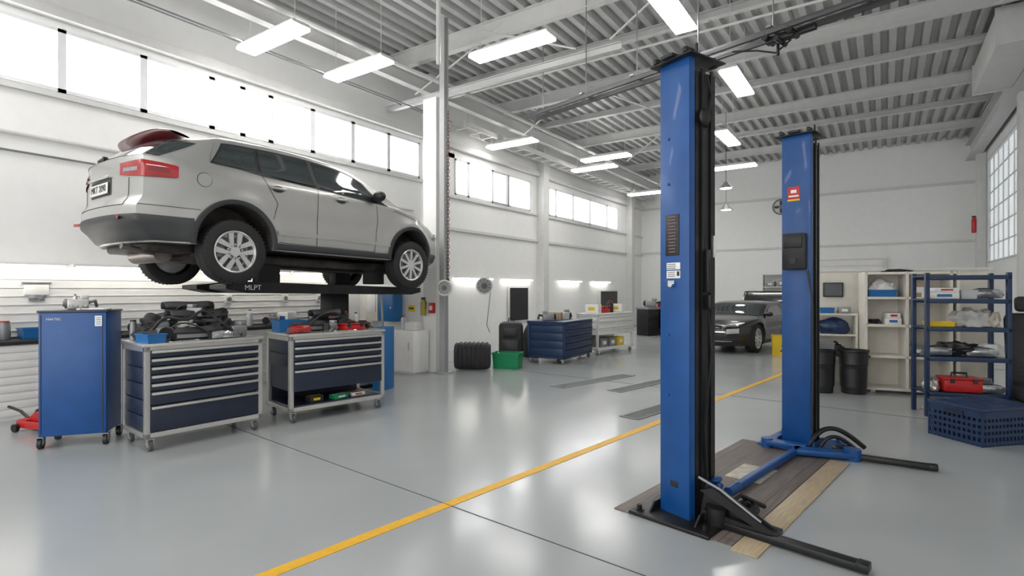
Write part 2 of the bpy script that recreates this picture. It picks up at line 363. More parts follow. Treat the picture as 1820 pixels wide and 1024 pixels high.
# ------------------------------------------------------------------ cars
def lerp(a,b,t): return a+(b-a)*t
def interp(pts,x):
    if x<=pts[0][0]: return pts[0][1]
    for i in range(len(pts)-1):
        if x<=pts[i+1][0]:
            p0=pts[max(i-1,0)];p1=pts[i];p2=pts[i+1];p3=pts[min(i+2,len(pts)-1)]
            h=p2[0]-p1[0]; t=(x-p1[0])/h
            m1=(p2[1]-p0[1])/max(p2[0]-p0[0],1e-6)*h; m2=(p3[1]-p1[1])/max(p3[0]-p1[0],1e-6)*h
            t2=t*t;t3=t2*t
            return (2*t3-3*t2+1)*p1[1]+(t3-2*t2+t)*m1+(-2*t3+3*t2)*p2[1]+(t3-t2)*m2
    return pts[-1][1]
def wheel(parent,loc,side,R,W,rr,style):
    o=Vector(loc)
    b=B(); w=W/2
    rp=[(rr*.99,-w*.95),(rr*1.03,-w*.8),(rr*.93,-w*.7),(rr*.88,w*.2),(rr*.3,w*.3),(.02,w*.3)]
    ax=-1 if side<0 else 1
    b.lathe([(r,-z) for r,z in rp],rot=(pi/2,0,0) if side<0 else (-pi/2,0,0),seg=40)
    rot=Matrix.Rotation(pi/2 if side<0 else -pi/2,4,'X')
    ns=5 if style==0 else 10
    for k in range(ns):
        a=k*2*pi/ns+pi/2
        mt=rot@Matrix.Rotation(a,4,'Z')@Matrix.Translation((0,0,w*.72))
        if style==0:
            for da in (-.17,.17):
                pts=[(.045,da*.22-.020),(rr*.97,da*rr*1.35-.032),(rr*.97,da*rr*1.35+.032),(.045,da*.22+.020)]
                b.prism(pts,.035,mt)
        else: b.prism([(.04,-.018),(rr*.97,-.03),(rr*.97,.012),(.04,.018)],.03,mt)
    b.cyl((0,ax*w*.5,0),(0,ax*w*.88,0),.07,.055,seg=20)
    for k in range(5):
        a=k*2*pi/5+.3; b.cyl((.085*math.cos(a),ax*w*.6,.085*math.sin(a)),(.085*math.cos(a),ax*w*.8,.085*math.sin(a)),.012,seg=8)
    b.torus((0,ax*w*.86,0),rr*.985,.014,(pi/2,0,0),seg=40)
    rim=b.make("wheel",RIM,parent,o)
    b=B(); pr=[(rr,-w*.9),(rr*1.05,-w),(R*.9,-w*1.02),(R*.975,-w*.9),(R,-w*.7),(R,-w*.25),(R*.985,-w*.22),(R*.985,-w*.18),(R,-w*.15),(R,w*.15),(R*.985,w*.18),(R*.985,w*.22),(R,w*.25),(R,w*.7),(R*.975,w*.9),(R*.9,w*1.02),(rr*1.05,w),(rr,w*.9)]
    b.lathe(pr,rot=(pi/2,0,0),seg=48)
    for k in range(48):
        a=k*2*pi/48
        b.box((R*.985*math.cos(a),ax*w*.78,R*.985*math.sin(a)),(.02,w*.3,.012),r=(0,-a,0))
    b.make("tire",RUB,rim)
    b=B(); b.cyl((0,ax*w*.05,0),(0,ax*w*.25,0),rr*.72,seg=32); b.box((-rr*.6,ax*w*.2,.03),(.09,.06,.2),bev=.01); b.make("brake_disc",DSTEEL,rim)
    return rim
def make_car(name,label,loc,rot,P,paint):
    car=E(name,label,"car",loc,rot)
    xr,xf,WB,W=P['xr'],P['xf'],P['WB'],P['W']; belt=P['belt']; zb=P['zb']; R=P['R']; RA=P['RA']; top=P['top']; ed=P.get('ed',.09)
    AZ=P.get('az',R); hc,hs=P['hc'],P['hs']; fc_=P['fc']; zlo=P['zlo']
    def sm(t): t=max(0,min(1,t)); return t*t*(3-2*t)
    def shift(x,z):
        rf=1-sm((x-xr)/P['leanlen'])
        s=0
        if z>belt: s+=P['lean']*((z-belt)/(P['Hh']-belt))**1.1*rf
        rb=1-sm((x-xr)/.45)
        s-=.06*math.exp(-((z-P['bz'])/.13)**4)*rb
        if z<zlo: s+=.13*((zlo-z)/.2)**1.3*rb
        ff=1-sm((xf-x)/.8)
        s-=.16*abs((z-fc_)/.4)**2*ff
        return s
    def zt(x): return interp(top,x)
    def hw(x,z):
        t=max(0,min(1,(xr+.75-x)/.75)); f=1-.11*t**2.4
        t=max(0,min(1,(x-(xf-1.0))/1.0)); f*=1-.24*t**2.3
        wl=W*f
        zz=min(z,belt)
        y=wl*(1-.045*((zz-hc)/hs)**2)
        y+= .010*math.exp(-((zz-(belt-.12))/.045)**2)- .014*math.exp(-((zz-hc+.05)/.13)**2)
        for wx in (0,WB):
            dd=math.hypot(x-wx,zz-AZ); y+= .022*math.exp(-((dd-RA-.05)/.10)**2)
        if z>belt:
            k=z-belt; y-= P['tum']*k+ .03*(1-math.exp(-k/.03))
        return y
    def Pt(x,z,off=0,side=-1):
        return Vector((x+shift(x,z),side*(hw(x,z)+off),z))
    def topz(x,y):
        e=hw(x,zt(x)-ed); q=min(1,abs(y)/e); return zt(x)-ed+ed*(1-q**3)**(1/3)
    def rearP(y_frac,z,off=0,end=0):
        x0=xr if end==0 else xf; sgn=-1 if end==0 else 1
        w=hw(x0,z); bl=P['bulge'] if end==0 else .24
        return Vector((x0+shift(x0,z)+sgn*(bl*(1-abs(y_frac)**2.6)+off),y_frac*w,z))
    nst=84
    xs=[xr+(xf-xr)*i/nst for i in range(nst+1)]
    lowz=[zb+i*.04 for i in range(int((P['fixtop']-zb)/.04)+1)]
    def ring(x):
        pts=[(0,zb),(hw(x,zb)*.5,zb),(hw(x,zb)*.9,zb)]
        pts+=[(hw(x,z),z) for z in lowz]
        ze=zt(x)-ed; z0=lowz[-1]
        for i in range(1,19):
            z=z0+(ze-z0)*i/18; pts.append((hw(x,z),z))
        ye=hw(x,ze)
        for i in range(1,11):
            a=i/10*pi/2; pts.append((ye*math.cos(a)**(2/3) if i<10 else 0, ze+ed*math.sin(a)**(2/3)))
        return pts
    b=B(); bm=b.bm
    for side in (-1,1):
        prev=None
        for i,x in enumerate(xs):
            row=[bm.verts.new((x+shift(x,z),side*y,z)) for y,z in ring(x)]
            if prev:
                for k in range(len(row)-1):
                    bm.faces.new([prev[k],row[k],row[k+1],prev[k+1]])
            prev=row
    for end in (0,1):
        x0=xr if end==0 else xf; rg=ring(x0)[2:]
        Mc=16
        prev=None
        for (y,z) in rg:
            row=[]
            for m in range(Mc+1):
                f=-1+2*m/Mc; yy=f*y; 
                bl=(P['bulge'] if end==0 else .24)*(1-abs(f)**2.6)
                row.append(bm.verts.new((x0+shift(x0,z)+(-bl if end==0 else bl),yy,z)))
            if prev:
                for m in range(Mc):
                    try: bm.faces.new([prev[m],prev[m+1],row[m+1],row[m]])
                    except ValueError: pass
            prev=row
        y,z=rg[0]
        ctr=bm.verts.new((x0+shift(x0,z),0,z))
        fr=[]
        for m in range(Mc+1):
            f=-1+2*m/Mc; bl=(P['bulge'] if end==0 else .24)*(1-abs(f)**2.6)
            fr.append(bm.verts.new((x0+shift(x0,z)+(-bl if end==0 else bl),f*y,z)))
        mids=[bm.verts.new((x0+shift(x0,z),-y,z)),bm.verts.new((x0+shift(x0,z),-hw(x0,zb)*.5,z)),ctr,bm.verts.new((x0+shift(x0,z),hw(x0,zb)*.5,z)),bm.verts.new((x0+shift(x0,z),y,z))]
        try: bm.faces.new(fr[1:-1]+mids[::-1])
        except ValueError: pass
    bmesh.ops.remove_doubles(bm,verts=bm.verts,dist=2e-4)
    bmesh.ops.dissolve_degenerate(bm,edges=bm.edges,dist=1e-5)
    body=b.make("body",[paint,DARK],car,smooth=40)
    cut=B()
    for wx in (0,WB):
        for sd in (-1,1): cut.cyl((wx,sd*(W-.36),AZ),(wx,sd*(W+.3),AZ),RA,seg=64)
    co=cut.make("cutter_tmp",DARK,car)
    md=body.modifiers.new("cut",'BOOLEAN'); md.object=co; md.operation='DIFFERENCE'; md.solver='EXACT'
    bpy.context.view_layer.update(); dg=bpy.context.evaluated_depsgraph_get(); dg.update()
    me=bpy.data.meshes.new_from_object(body.evaluated_get(dg)); body.modifiers.clear()
    if len(me.polygons)>200: body.data=me
    me=body.data
    while len(me.materials)<2: me.materials.append(DARK)
    me.materials[0]=paint; me.materials[1]=DARK
    for p in me.polygons:
        c=p.center; mi=0
        for wx in (0,WB):
            d=math.hypot(c.x-wx,c.z-AZ)
            if d<RA+.004 and (abs(p.normal.y)<.5 or abs(c.y)<W-.3): mi=1
            if d<RA-.01: mi=1
        if p.normal.z<-.8 and c.z<zb+.02: mi=1
        p.material_index=mi
    me.shade_smooth(); me.set_sharp_from_angle(angle=math.radians(38))
    bpy.data.objects.remove(co)
    def patch(name,fn,nu,nv,mat,par=body):
        b=B(); b.grid(fn,nu,nv); return b.make(name,mat,par,smooth=60)
    def both(fnn,name,nu,nv,mat):
        for sd in (-1,1): patch(name,lambda u,v,sd=sd:fnn(u,v,sd),nu,nv,mat)
    def flare(wx):
        def f(u,v,sd):
            a=lerp(-.42,pi+.42,u)
            pr=[(0,-.10),(0,.02),(.012,.03),(P['fl'],.024),(P['fl']+.008,-.01)][round(v*4)]
            r=RA+pr[0]; x=wx+r*math.cos(a); z=AZ+r*math.sin(a); z=max(z,zb+.005)
            x2=min(max(x,xr),xf)
            return Pt(x2,z,pr[1],sd)
        both(f,"arch_trim",48,4,P['cladmat'])
    flare(0); flare(WB)
    zc=P['clad']
    def sill(x0,x1):
        def f(u,v,sd):
            x=lerp(x0,x1,u); z=[zb-.01,zb+.02,lerp(zb,zc,.6),zc,zc+.005][round(v*4)]; o=[-.04,.02,.026,.02,-.01][round(v*4)]
            return Pt(x,z,o,sd)
        both(f,"sill_cladding",24,4,P['cladmat'])
    sill(RA+.01,WB-RA-.01)
    def wrap(z0,z1,off,xin,name,mat,end=0,nv=6):
        xe=xr if end==0 else xf; sg=1 if end==0 else -1
        def f(u,v):
            z=lerp(z0,z1,v); o=off if 0<v<1 else -.01
            if u<.25: return Pt(xe+sg*lerp(xin,0,u/.25),z,o,-1)+Vector((-sg*o*(u/.25)*.7,0,0))
            if u>.75: return Pt(xe+sg*lerp(0,xin,(u-.75)/.25),z,o,1)+Vector((-sg*o*(1-(u-.75)/.25)*.7,0,0))
            q=lerp(-1,1,(u-.25)/.5); p=rearP(q,z,o,end); p.y+= o*q; return p
        patch(name,f,64,nv,mat)
    wrap(zb-.005,P['bump'],.014,-xr-RA-.03,"rear_bumper_cladding",P['cladmat'],0)
    wrap(zb,zb+.18,.012,xf-WB-RA-.05,"front_bumper_cladding",P['cladmat'],1)
    def line(pts,name="panel_gap",w=.007,mat=BLACK,sides=(-1,1),off=.0025):
        for sd in sides:
            b=B()
            for (x0,z0),(x1,z1) in zip(pts[:-1],pts[1:]):
                d=Vector((x1-x0,z1-z0)); n=Vector((-d.y,d.x)).normalized()*w/2
                def f(u,v):
                    x=lerp(x0,x1,u)+n.x*(2*v-1); z=lerp(z0,z1,u)+n.y*(2*v-1); return Pt(x,z,off,sd)
                b.grid(f,max(2,int(d.length/.04)),1)
            b.make(name,mat,body,smooth=60)
    P['extra'](locals())
    for wx in (0,WB):
        for sd in (-1,1):
            wheel(car,(wx,sd*(W-.125),R),sd,R,P.get('tw',.235),P['rr'],0 if wx==0 else 1)
    return car
def suv_extra(L):
    Pt,rearP,topz,hw,zt,patch,both,line,body,car,xr,xf,WB,W,belt,shift=[L[k] for k in ('Pt','rearP','topz','hw','zt','patch','both','line','body','car','xr','xf','WB','W','belt','shift')]
    def zl(x): return 1.365-.055*(x+.3)
    def zu(x): return min(interp([(-.5,1.585),(0,1.635),(.8,1.665),(1.3,1.655),(1.8,1.57),(2.4,1.28)],x),zt(x)-.110)
    def pane(xb0,xb1,xt0,xt1,off,ins):
        def f(u,v,sd):
            x=lerp(lerp(xb0,xb1,u),lerp(xt0,xt1,u),v); lo=zl(x)+ins; hi=max(zu(x)-ins,lo+.004)
            return Pt(x,lerp(lo,hi,v),off,sd)
        return f
    both(pane(-.30,2.26,-.20,1.86,.006,-.012),"window_surround",50,8,BLACK)
    both(pane(-.27,.26,-.18,.26,.010,.010),"side_window",14,8,GLASS)
    both(pane(.305,1.03,.305,.98,.010,.010),"side_window",16,8,GLASS)
    both(pane(1.10,2.18,1.05,1.82,.010,.010),"side_window",24,8,GLASS)
    def ws(u,v):
        x=lerp(1.72,2.50,u); y=lerp(-.90,.90,v)*hw(x,zt(x)-.09); z=topz(x,y); return Vector((x+shift(x,z)+.004,y,z+.008))
    patch("windshield",ws,16,24,GLASS)
    patch("rear_window",lambda u,v: rearP(lerp(-.99,.99,u),lerp(1.325,1.565,v),.008),24,8,GLASS)
    both(lambda u,v,sd: Pt(lerp(xr,xr+lerp(.12,.28,v),u),lerp(1.335,1.565,v),.007,sd),"rear_window_side",8,6,GLASS)
    def sp(u,v):
        y=lerp(-.72,.72,u); e=1-abs(2*u-1)**6; a=v*2*pi
        return Vector((xr+.33+.10*abs(y)**2+ .17*math.cos(a)*(.6+.4*e),y,1.640+.016*math.sin(a)-.018*math.cos(a)+.03*e))
    patch("roof_spoiler",sp,24,16,MAROON,car)
    def tl(u,v,sd):
        z=lerp(1.09,1.265,v)
        if u<.5:
            k=u/.5; zz=lerp(lerp(1.12,1.235,v),z,k**.5); x=xr+lerp(.30,0,k); p=Pt(x,zz,.014,sd); return p+Vector((-.010*k,0,0))
        k=(u-.5)/.5; p=rearP(sd*lerp(1,.60,k),lerp(z,lerp(1.12,1.245,v),k),.014); p.y+=sd*.012*(1-k); return p
    both(tl,"tail_light",28,6,RED)
    both(lambda u,v,sd: rearP(sd*lerp(.93,.68,u),lerp(1.15,1.19,v),.019),"tail_light_lens",8,2,LENS)
    both(lambda u,v,sd: Pt(lerp(xr+.03,xr+.22,u),lerp(1.155,1.195,v),.019,sd),"tail_light_lens",8,2,MAROON)
    for sd in (-1,1):
        for hx in (.50,1.42):
            p=Pt(hx,1.185,.022,sd); b=B(); b.box(p,(.20,.03,.034),bev=.012); b.make("door_handle",SILV,body)
            p=Pt(hx,1.18,.0035,sd); b=B(); b.sph(p,(.08,.006,.04)); b.make("handle_recess",CLAD,body)
        b=B(); p=Pt(2.00,1.32,.12,sd); b.sph(p,(.08,.11,.075),seg=20); b.box(Pt(2.03,1.27,.04,sd),(.06,.12,.03)); b.make("side_mirror",[BLACK],body)
    line([(1.06,.52),(1.06,1.0),(1.07,1.33)]); line([(2.02,.52),(2.06,1.0),(2.02,1.27)]); line([(.45,.80),(.50,1.0),(.285,1.34)]); line([(.52,.525),(1.1,.52),(2.02,.52)])
    line([(2.35,1.17),(3.0,1.05)]); line([(-.40,.80),(-.92,.80)]); line([(-.30,1.36),(-.34,1.62)],w=.005)
    line([(.50,.64),(1.3,.655),(2.28,.64)],name="side_moulding",w=.05,mat=SILV,off=.012)
    b=B(); b.grid(lambda u,v: Pt(-.36+.15*math.cos(u*2*pi)*.5*v,1.14+.15*math.sin(u*2*pi)*.5*v,.0035,-1),20,1); b.make("fuel_flap",SILV,body)
    b=B(); b.torus(Pt(-.36,1.14,.002,-1),.078,.003,(pi/2,0,0)); b.make("panel_gap",BLACK,body)
    b=B()
    for a,c in (((-.76,.80),(-.76,1.09)),((.76,.80),(.76,1.09)),((-.76,.80),(.76,.80))):
        b.tube([rearP(lerp(a[0],c[0],t/12),lerp(a[1],c[1],t/12),.001) for t in range(13)],.004,5)
    b.make("tailgate_gap",BLACK,body)
    patch("plate_recess",lambda u,v: rearP(lerp(-.36,.36,u),lerp(.93,1.11,v),.004),8,3,CLAD)
    pc=rearP(0,1.01,.014); 
    b=B(); b.box(pc,(.012,.52,.12),bev=.004); pl=b.make("license_plate",WHITE2,car)
    text("MKT 2090",.105,BLACK,pl,pc+Vector((-.008,0,0)),(pi/2,0,-pi/2),"plate_lettering",.0015)
    b=B(); b.box(rearP(0,1.125,.02),(.03,.60,.03),bev=.008); b.make("tailgate_handle",CHROME,body)
    b=B(); b.tube([rearP(-.1,1.36,.02),rearP(.1,1.375,.03),rearP(.45,1.39,.025)],.01,6); b.cyl(rearP(-.1,1.35,.0),rearP(-.1,1.35,.04),.025); b.make("rear_wiper",BLACK,body)
    for sd in (-1,1):
        b=B(); b.box(rearP(sd*.72,.66,.016),(.02,.16,.035),r=(0,0,sd*.35),bev=.006); b.make("bumper_reflector",RED,body)
        b=B(); b.box((xf-.10,sd*.62,.88),(.30,.26,.13),r=(0,0,-sd*.5),bev=.04); b.make("headlight",LENS,body)
    b=B(); b.box((1.3,0,.34),(3.2,1.1,.08),bev=.02); b.box((1.4,-.0,.30),(2.2,.24,.08),bev=.02)
    for s_ in (-.55,.55): b.box((1.3,s_,.31),(2.0,.09,.09),bev=.01)
    b.box((2.75,0,.33),(.6,.7,.16),bev=.03); b.box((-.55,0,.40),(.5,1.2,.12),bev=.04); b.make("undertray",DARK,car)
    b=B(); b.cyl((0,-.66,.36),(0,.66,.36),.035); b.box((0,0,.34),(.34,.5,.16),bev=.05)
    for s_ in (-.5,.5):
        b.cyl((-.02,s_,.34),(.05,s_,.9),.05); b.box((.22,s_,.34),(.5,.07,.06),bev=.01)
    b.cyl((2.75,-.66,.36),(2.75,.66,.36),.03); b.box((2.75,-.45,.30),(.12,.45,.05)); b.box((2.75,.45,.30),(.12,.45,.05)); b.make("suspension",DARK,car)
    b=B(); b.cyl((-.55,-.38,.33),(-.55,.38,.33),.10,seg=20); b.tube([(-.55,-.3,.33),(-.75,-.42,.34),(-.98,-.45,.38)],.032,10); b.tube([(-.5,.2,.31),(.0,.15,.28),(1,.05,.27),(2.4,.05,.26)],.03,8); b.make("exhaust_pipe",M("exhaust_metal",(.25,.22,.2),.4,.8,noise=.3),car)
SUV=dict(xr=-.92,xf=3.50,WB=2.75,W=.94,belt=1.32,zb=.42,R=.37,RA=.435,rr=.24,lean=.42,leanlen=1.0,Hh=1.64,bz=.72,tum=.38,bulge=.12,fixtop=.78,fl=.055,clad=.51,bump=.72,cladmat=CLAD,az=.475,hc=.88,hs=.55,fc=.72,zlo=.62,
  top=[(-.92,1.62),(-.5,1.71),(0,1.755),(.6,1.775),(1.2,1.76),(1.65,1.69),(2.05,1.50),(2.5,1.275),(2.85,1.20),(3.12,1.12),(3.35,1.04),(3.50,.94)],extra=suv_extra)
rp=G(-3.95,6.80,1.57)
suv=make_car("suv_car","silver five-door car raised on a workshop lift",rp,(0,math.radians(1.1),math.radians(88.3)),SUV,SILV)
def cp_extra(L):
    Pt,rearP,topz,hw,zt,patch,both,line,body,car,xr,xf,WB,W,belt,shift=[L[k] for k in ('Pt','rearP','topz','hw','zt','patch','both','line','body','car','xr','xf','WB','W','belt','shift')]
    both(lambda u,v,sd:(lambda x: Pt(x,lerp(.84,max(.85,zt(x)-.13),v),.008,sd))(lerp(lerp(.05,1.75,u),lerp(.45,1.35,u),v)),"side_window",20,6,GLASS)
    def ws(u,v):
        x=lerp(1.35,1.95,u); y=lerp(-.88,.88,v)*hw(x,zt(x)-.08); return Vector((x,y,topz(x,y)+.01))
    patch("windshield",ws,10,16,GLASS)
    def rw(u,v):
        x=lerp(-.25,.25,u); y=lerp(-.80,.80,v)*hw(x,zt(x)-.08); return Vector((x+shift(x,topz(x,y)),y,topz(x,y)+.01))
    patch("rear_window",rw,10,16,GLASS)
    both(lambda u,v,sd: rearP(sd*lerp(.98,.5,u),lerp(.66,.73,v),.012),"tail_light",10,3,RED)
    both(lambda u,v,sd: rearP(sd*lerp(.99,.62,u),lerp(.47,.58,v)+.02*(1-u),.012,1),"headlight",10,3,M("headlamp_glass",(.5,.52,.54),.1,.3,coat=1))
    patch("front_grille",lambda u,v: rearP(lerp(-.55,.55,u),lerp(.32,.50,v),.012,1),16,4,BLACK)
    patch("lower_intake",lambda u,v: rearP(lerp(-.85,.85,u),lerp(.19,.28,v),.02,1),16,4,BLACK)
    patch("chrome_strip",lambda u,v: rearP(lerp(-.6,.6,u),lerp(.505,.525,v),.018,1),16,1,CHROME)
    patch("chrome_strip",lambda u,v: rearP(lerp(-.8,.8,u),lerp(.29,.305,v),.022,1),16,1,CHROME)
    b=B(); b.grid(lambda u,v: Vector((xr+.05-.28*v,lerp(-.62,.62,u),1.10+.36*v+.03*math.sin(pi*v))),12,6); o=b.make("raised_trunk_lid",GREYP,car,smooth=60); m=o.modifiers.new("s",'SOLIDIFY'); m.thickness=.04
    for q in (-.6,.6): b=B(); b.tube([(xr+.12,q,1.03),(xr+.02,q,1.2)],.015,6); b.make("lid_hinge",BLACK,car)
    for sd in (-1,1):
        b=B(); b.sph(Pt(1.65,.9,.1,sd),(.07,.1,.055)); b.make("side_mirror",BLACK,body)
    line([(.75,.3),(.7,.82)],mat=CHROME); line([(1.75,.3),(1.80,.82)],mat=DSTEEL)
CP=dict(xr=-.80,xf=2.95,WB=2.3,W=.86,belt=.80,zb=.18,R=.34,RA=.375,rr=.235,lean=.20,leanlen=.5,Hh=1.2,bz=.40,tum=.38,bulge=.12,fixtop=.52,fl=.02,clad=.26,bump=.34,cladmat=BLACK,ed=.08,hc=.66,hs=.42,fc=.45,zlo=.3,
  top=[(-.80,1.05),(-.4,1.14),(0,1.19),(.5,1.21),(1.0,1.20),(1.3,1.14),(1.75,.95),(1.95,.88),(2.4,.82),(2.75,.76),(2.95,.68)],extra=cp_extra)
make_car("sports_car","black car parked nose forward on the workshop floor",G(5.20,12.8)+Vector((0,2.8,0)),(0,0,math.radians(-98)),CP,GREYP)
# ------------------------------------------------------------------ lift under SUV
cl=G(-3.1,7.9); 
e=E("car_lift","black hydraulic platform lift holding up the silver car","car lift",(cl.x,cl.y,0),(0,0,math.radians(88.3)))
pts=[(-1.35,1.51),(-1.1,1.46),(1.65,1.42),(1.85,1.46),(1.85,1.53),(-1.05,1.60),(-1.35,1.56)]
for sd in (-1,1):
    b=B(); b.prism(pts,.42,Matrix.Translation((0,sd*.38,0))@Matrix.Rotation(pi/2,4,'X')); pf=b.make("platform",BLACKM,e)
    if sd<0: text("MLPT",.09,WHITE2,pf,(-1.02,-.593,1.525),(pi/2,0,0),"maker_lettering")
b=B(); b.box((.3,0,1.50),(.5,.6,.09),bev=.01); b.box((-.8,0,1.5),(.2,.5,.06)); b.make("cross_member",BLACKM,e)
for x in (-.75,1.0):
    for y in (-.42,.42): b=B(); b.box((x,y,1.75),(.3,.16,.33),bev=.015); b.make("support_block",RUB,e)
b=B(); b.box((.52,-.1,.72),(.30,.30,1.44),bev=.01); b.box((.52,-.1,.03),(.9,.9,.06),bev=.01); b.cyl((.75,.25,.06),(.75,.25,1.45),.04); b.make("lift_post",BLACKM,e)
b=B(); b.tube([(1.05,-.55,1.45),(1.06,-.57,.9),(1.0,-.6,.05)],.02,8); b.cyl((1.0,-.6,0),(1.0,-.6,.03),.08); b.make("safety_leg",DSTEEL,e)
# ------------------------------------------------------------------ two post lift
n0=Vector((1.175,3.62)); n1=Vector((2.79,5.22)); dd=(n1-n0); dist=dd.length; ux=dd/dist
base=G(n0.x,n0.y); la=GA(ux.x,ux.y)
lift=E("two_post_lift","blue two-post vehicle lift with black arms lying on the floor","car lift",base,(0,0,la))
def column(x0,h,phi,wd):
    b=B(); b.box((-.125,0,h/2),(.012,wd,h),bev=.003)
    for s_ in (-1,1): b.box((-.10,s_*(wd/2-.003),h/2),(.045,.010,h)); b.box((-.09,s_*(wd/2-.015),h/2),(.012,.03,h))
    col=b.make("column",BLUE,lift,(x0,0,0),(0,0,phi))
    q=wd/2-.014
    b=B()
    for s_ in (-1,1): b.box((.035,s_*q,h/2-.03),(.20,.022,h-.1)); b.box((.135,s_*(q-.023),h/2-.03),(.016,.06,h-.1))
    b.box((-.1,0,h/2),(.02,wd-.05,h-.1)); b.box((0,-q-.02,h/2),(.03,.012,h-.12)); b.box((.09,-q-.018,h/2),(.022,.010,h-.12)); b.make("guide_channel",BLACKM,col)
    b=B(); b.cyl((.03,.03,.1),(.03,.03,h-.5),.035); b.cyl((.03,.03,h-.5),(.03,.03,h-.1),.02); b.make("hydraulic_cylinder",DSTEEL,col)
    b=B(); b.box((0,0,h),(.36,wd+.10,.012),bev=.003); b.box((0,.0,h+.015),(.42,.10,.02),bev=.004)
    for s_ in (-1,1): b.cyl((.16,s_*.08-.02,h+.02),(.16,s_*.08+.02,h+.02),.035); b.box((-.14,s_*.12,h+.025),(.09,.03,.035),bev=.006); b.cyl((-.1,s_*.15,h+.01),(-.1,s_*.15,h+.07),.010,seg=8)
    b.make("top_plate",BLACKM,col)
    return col
c0=column(0,3.00,math.radians(-11),.235)
c1=column(dist,2.97,0,.255)
def baseplate(x0,mat,sx=.55,sy=.5,name="base_plate"):
    b=B(); b.box((x0+.02,0,.012),(sx,sy,.024),bev=.004)
    for i in (-1,1):
        for j in (-1,1): b.cyl((x0+.02+i*(sx/2-.06),j*(sy/2-.05),.02),(x0+.02+i*(sx/2-.06),j*(sy/2-.05),.06),.018,seg=6); b.cyl((x0+.02+i*(sx/2-.06),j*(sy/2-.05),.024),(x0+.02+i*(sx/2-.06),j*(sy/2-.05),.03),.03,seg=12)
    for j in (-1,1):
        mt=Matrix.Translation((x0-.02,j*.16,0))@Matrix.Rotation(pi/2,4,'X'); b.prism([(-.2,.02),(.24,.02),(.14,.08),(-.13,.08)],.012,mt)
    return b.make(name,mat,lift)
baseplate(0,BLACKM,.60,.56); baseplate(dist,BLUE,.62,.6)
X=-.134
def pl(parent,name,y,z,w,h,mat,x=X,th=.004):
    b=B(); b.box((x,y,z),(th,w,h),bev=.001); return b.make(name,mat,parent)
lb=pl(c0,"data_label",.015,1.86,.11,.27,BLACK)
b=B(); 
for i in range(12):
    b.box((X-.003,.015,1.98-i*.021),(.001,.085*(.6+.4*random.random()),.006))
b.make("label_print",M("grey_print",(.20,.12,.11),.6),lb)
w1=pl(c0,"white_label",.005,1.655,.11,.045,WHITE2); w2=pl(c0,"white_label",.005,1.60,.11,.05,WHITE2)
b=B()
for i in range(3): b.box((X-.003,.02,1.668-i*.013),(.001,.07,.004)); b.box((X-.003,.02,1.615-i*.013),(.001,.06,.004))
b.box((X-.003,-.035,1.605),(.001,.02,.03)); b.make("label_print",BLACK,w1)
b=B(); b.cyl((X-.03,.01,1.535),(X,.01,1.535),.018); b.box((X-.01,.01,1.55),(.02,.05,.02)); b.make("lock_knob",CHROME,c0)
b=B(); b.box((X+.002,.0,.225),(.006,.06,.04),bev=.002); b.make("cable_slot",BLACK,c0)
for zz in (2.5,2.2,1.2,.8): 
    b=B(); b.cyl((X-.004,.05,zz),(X,.05,zz),.010,seg=8); b.make("bolt_head",BLUE,c0)
b=B(); b.box((.02,-.145,1.62),(.03,.03,.28),bev=.006); b.box((.04,-.15,1.42),(.05,.04,.10),bev=.01); b.tube([(.03,-.14,1.4),(.05,-.15,1.1),(.0,-.14,.6),(.03,-.14,.15)],.008,6); b.make("release_handle",BLACKM,c0)
b=B(); b.box((.05,-.17,1.78),(.025,.012,.14)); b.make("metal_clip",CHROME,c0)
b=B(); b.sph((.0,-.135,2.62),(.05,.03,.06)); b.tube([(.02,-.135,2.9),(.06,-.145,2.78),(.02,-.135,2.56)],.01,6); b.make("cable_guide",BLACKM,c0)
b=B(); b.box((-.175,.0,1.86),(.08,.20,.34),bev=.012); b.box((-.222,.0,1.95),(.02,.16,.11),bev=.006); b.cyl((-.225,.0,1.77),(-.21,.0,1.77),.03); b.box((-.218,.0,1.84),(.006,.17,.01)); b.make("control_box",BLACKM,c1)
r1=pl(c1,"warning_sticker",.02,2.42,.11,.12,REDP)
b=B(); b.box((X-.003,.02,2.435),(.001,.05,.03)); b.box((X-.003,.02,2.39),(.001,.09,.014)); b.make("sticker_print",WHITE2,r1)
b=B(); b.box((X-.003,.02,2.353),(.001,.11,.018)); b.make("sticker_band",YEL,r1)
b=B(); b.tube([(-.17,-.11,1.68),(-.16,-.15,1.4),(-.15,-.15,.8),(-.14,-.14,.2)],.01,6); b.make("power_cable",BLACK,c1)
b=B(); b.box((dist/2+.1,.02-.10,.045),(dist-.75,.055,.05),bev=.006); b.cyl((.45,-.08,.045),(.62,-.08,.045),.035); b.make("floor_beam",BLUE,lift)
def L2(a,bq):
    v=G(a,bq)-base; c,s_=math.cos(-la),math.sin(-la); return (v.x*c-v.y*s_, v.x*s_+v.y*c)
def arm(p,q,w,h,z,tip=True):
    p=Vector(L2(*p));q=Vector(L2(*q));d=q-p;a=math.atan2(d.y,d.x);c=(p+q)/2
    b=B(); b.box((c.x,c.y,z+h/2),(d.length,w,h),r=(0,0,a),bev=.008)
    if tip: b.box((q.x,q.y,z+h/2+.002),(.06,w*1.05,h*1.05),r=(0,0,a),bev=.006)
    return b,a,p,q
b,a,p,q=arm((1.30,3.42),(1.86,2.86),.075,.045,.01); b.cyl((p.x,p.y,.0),(p.x,p.y,.13),.07); b.make("lift_arm",BLACKM,lift)
p=Vector(L2(1.24,3.50)); q=Vector(L2(1.62,3.18)); d=q-p; a=math.atan2(d.y,d.x)
mt=Matrix.Translation((p.x,p.y,0))@Matrix.Rotation(a,4,'Z')@Matrix.Rotation(pi/2,4,'X')
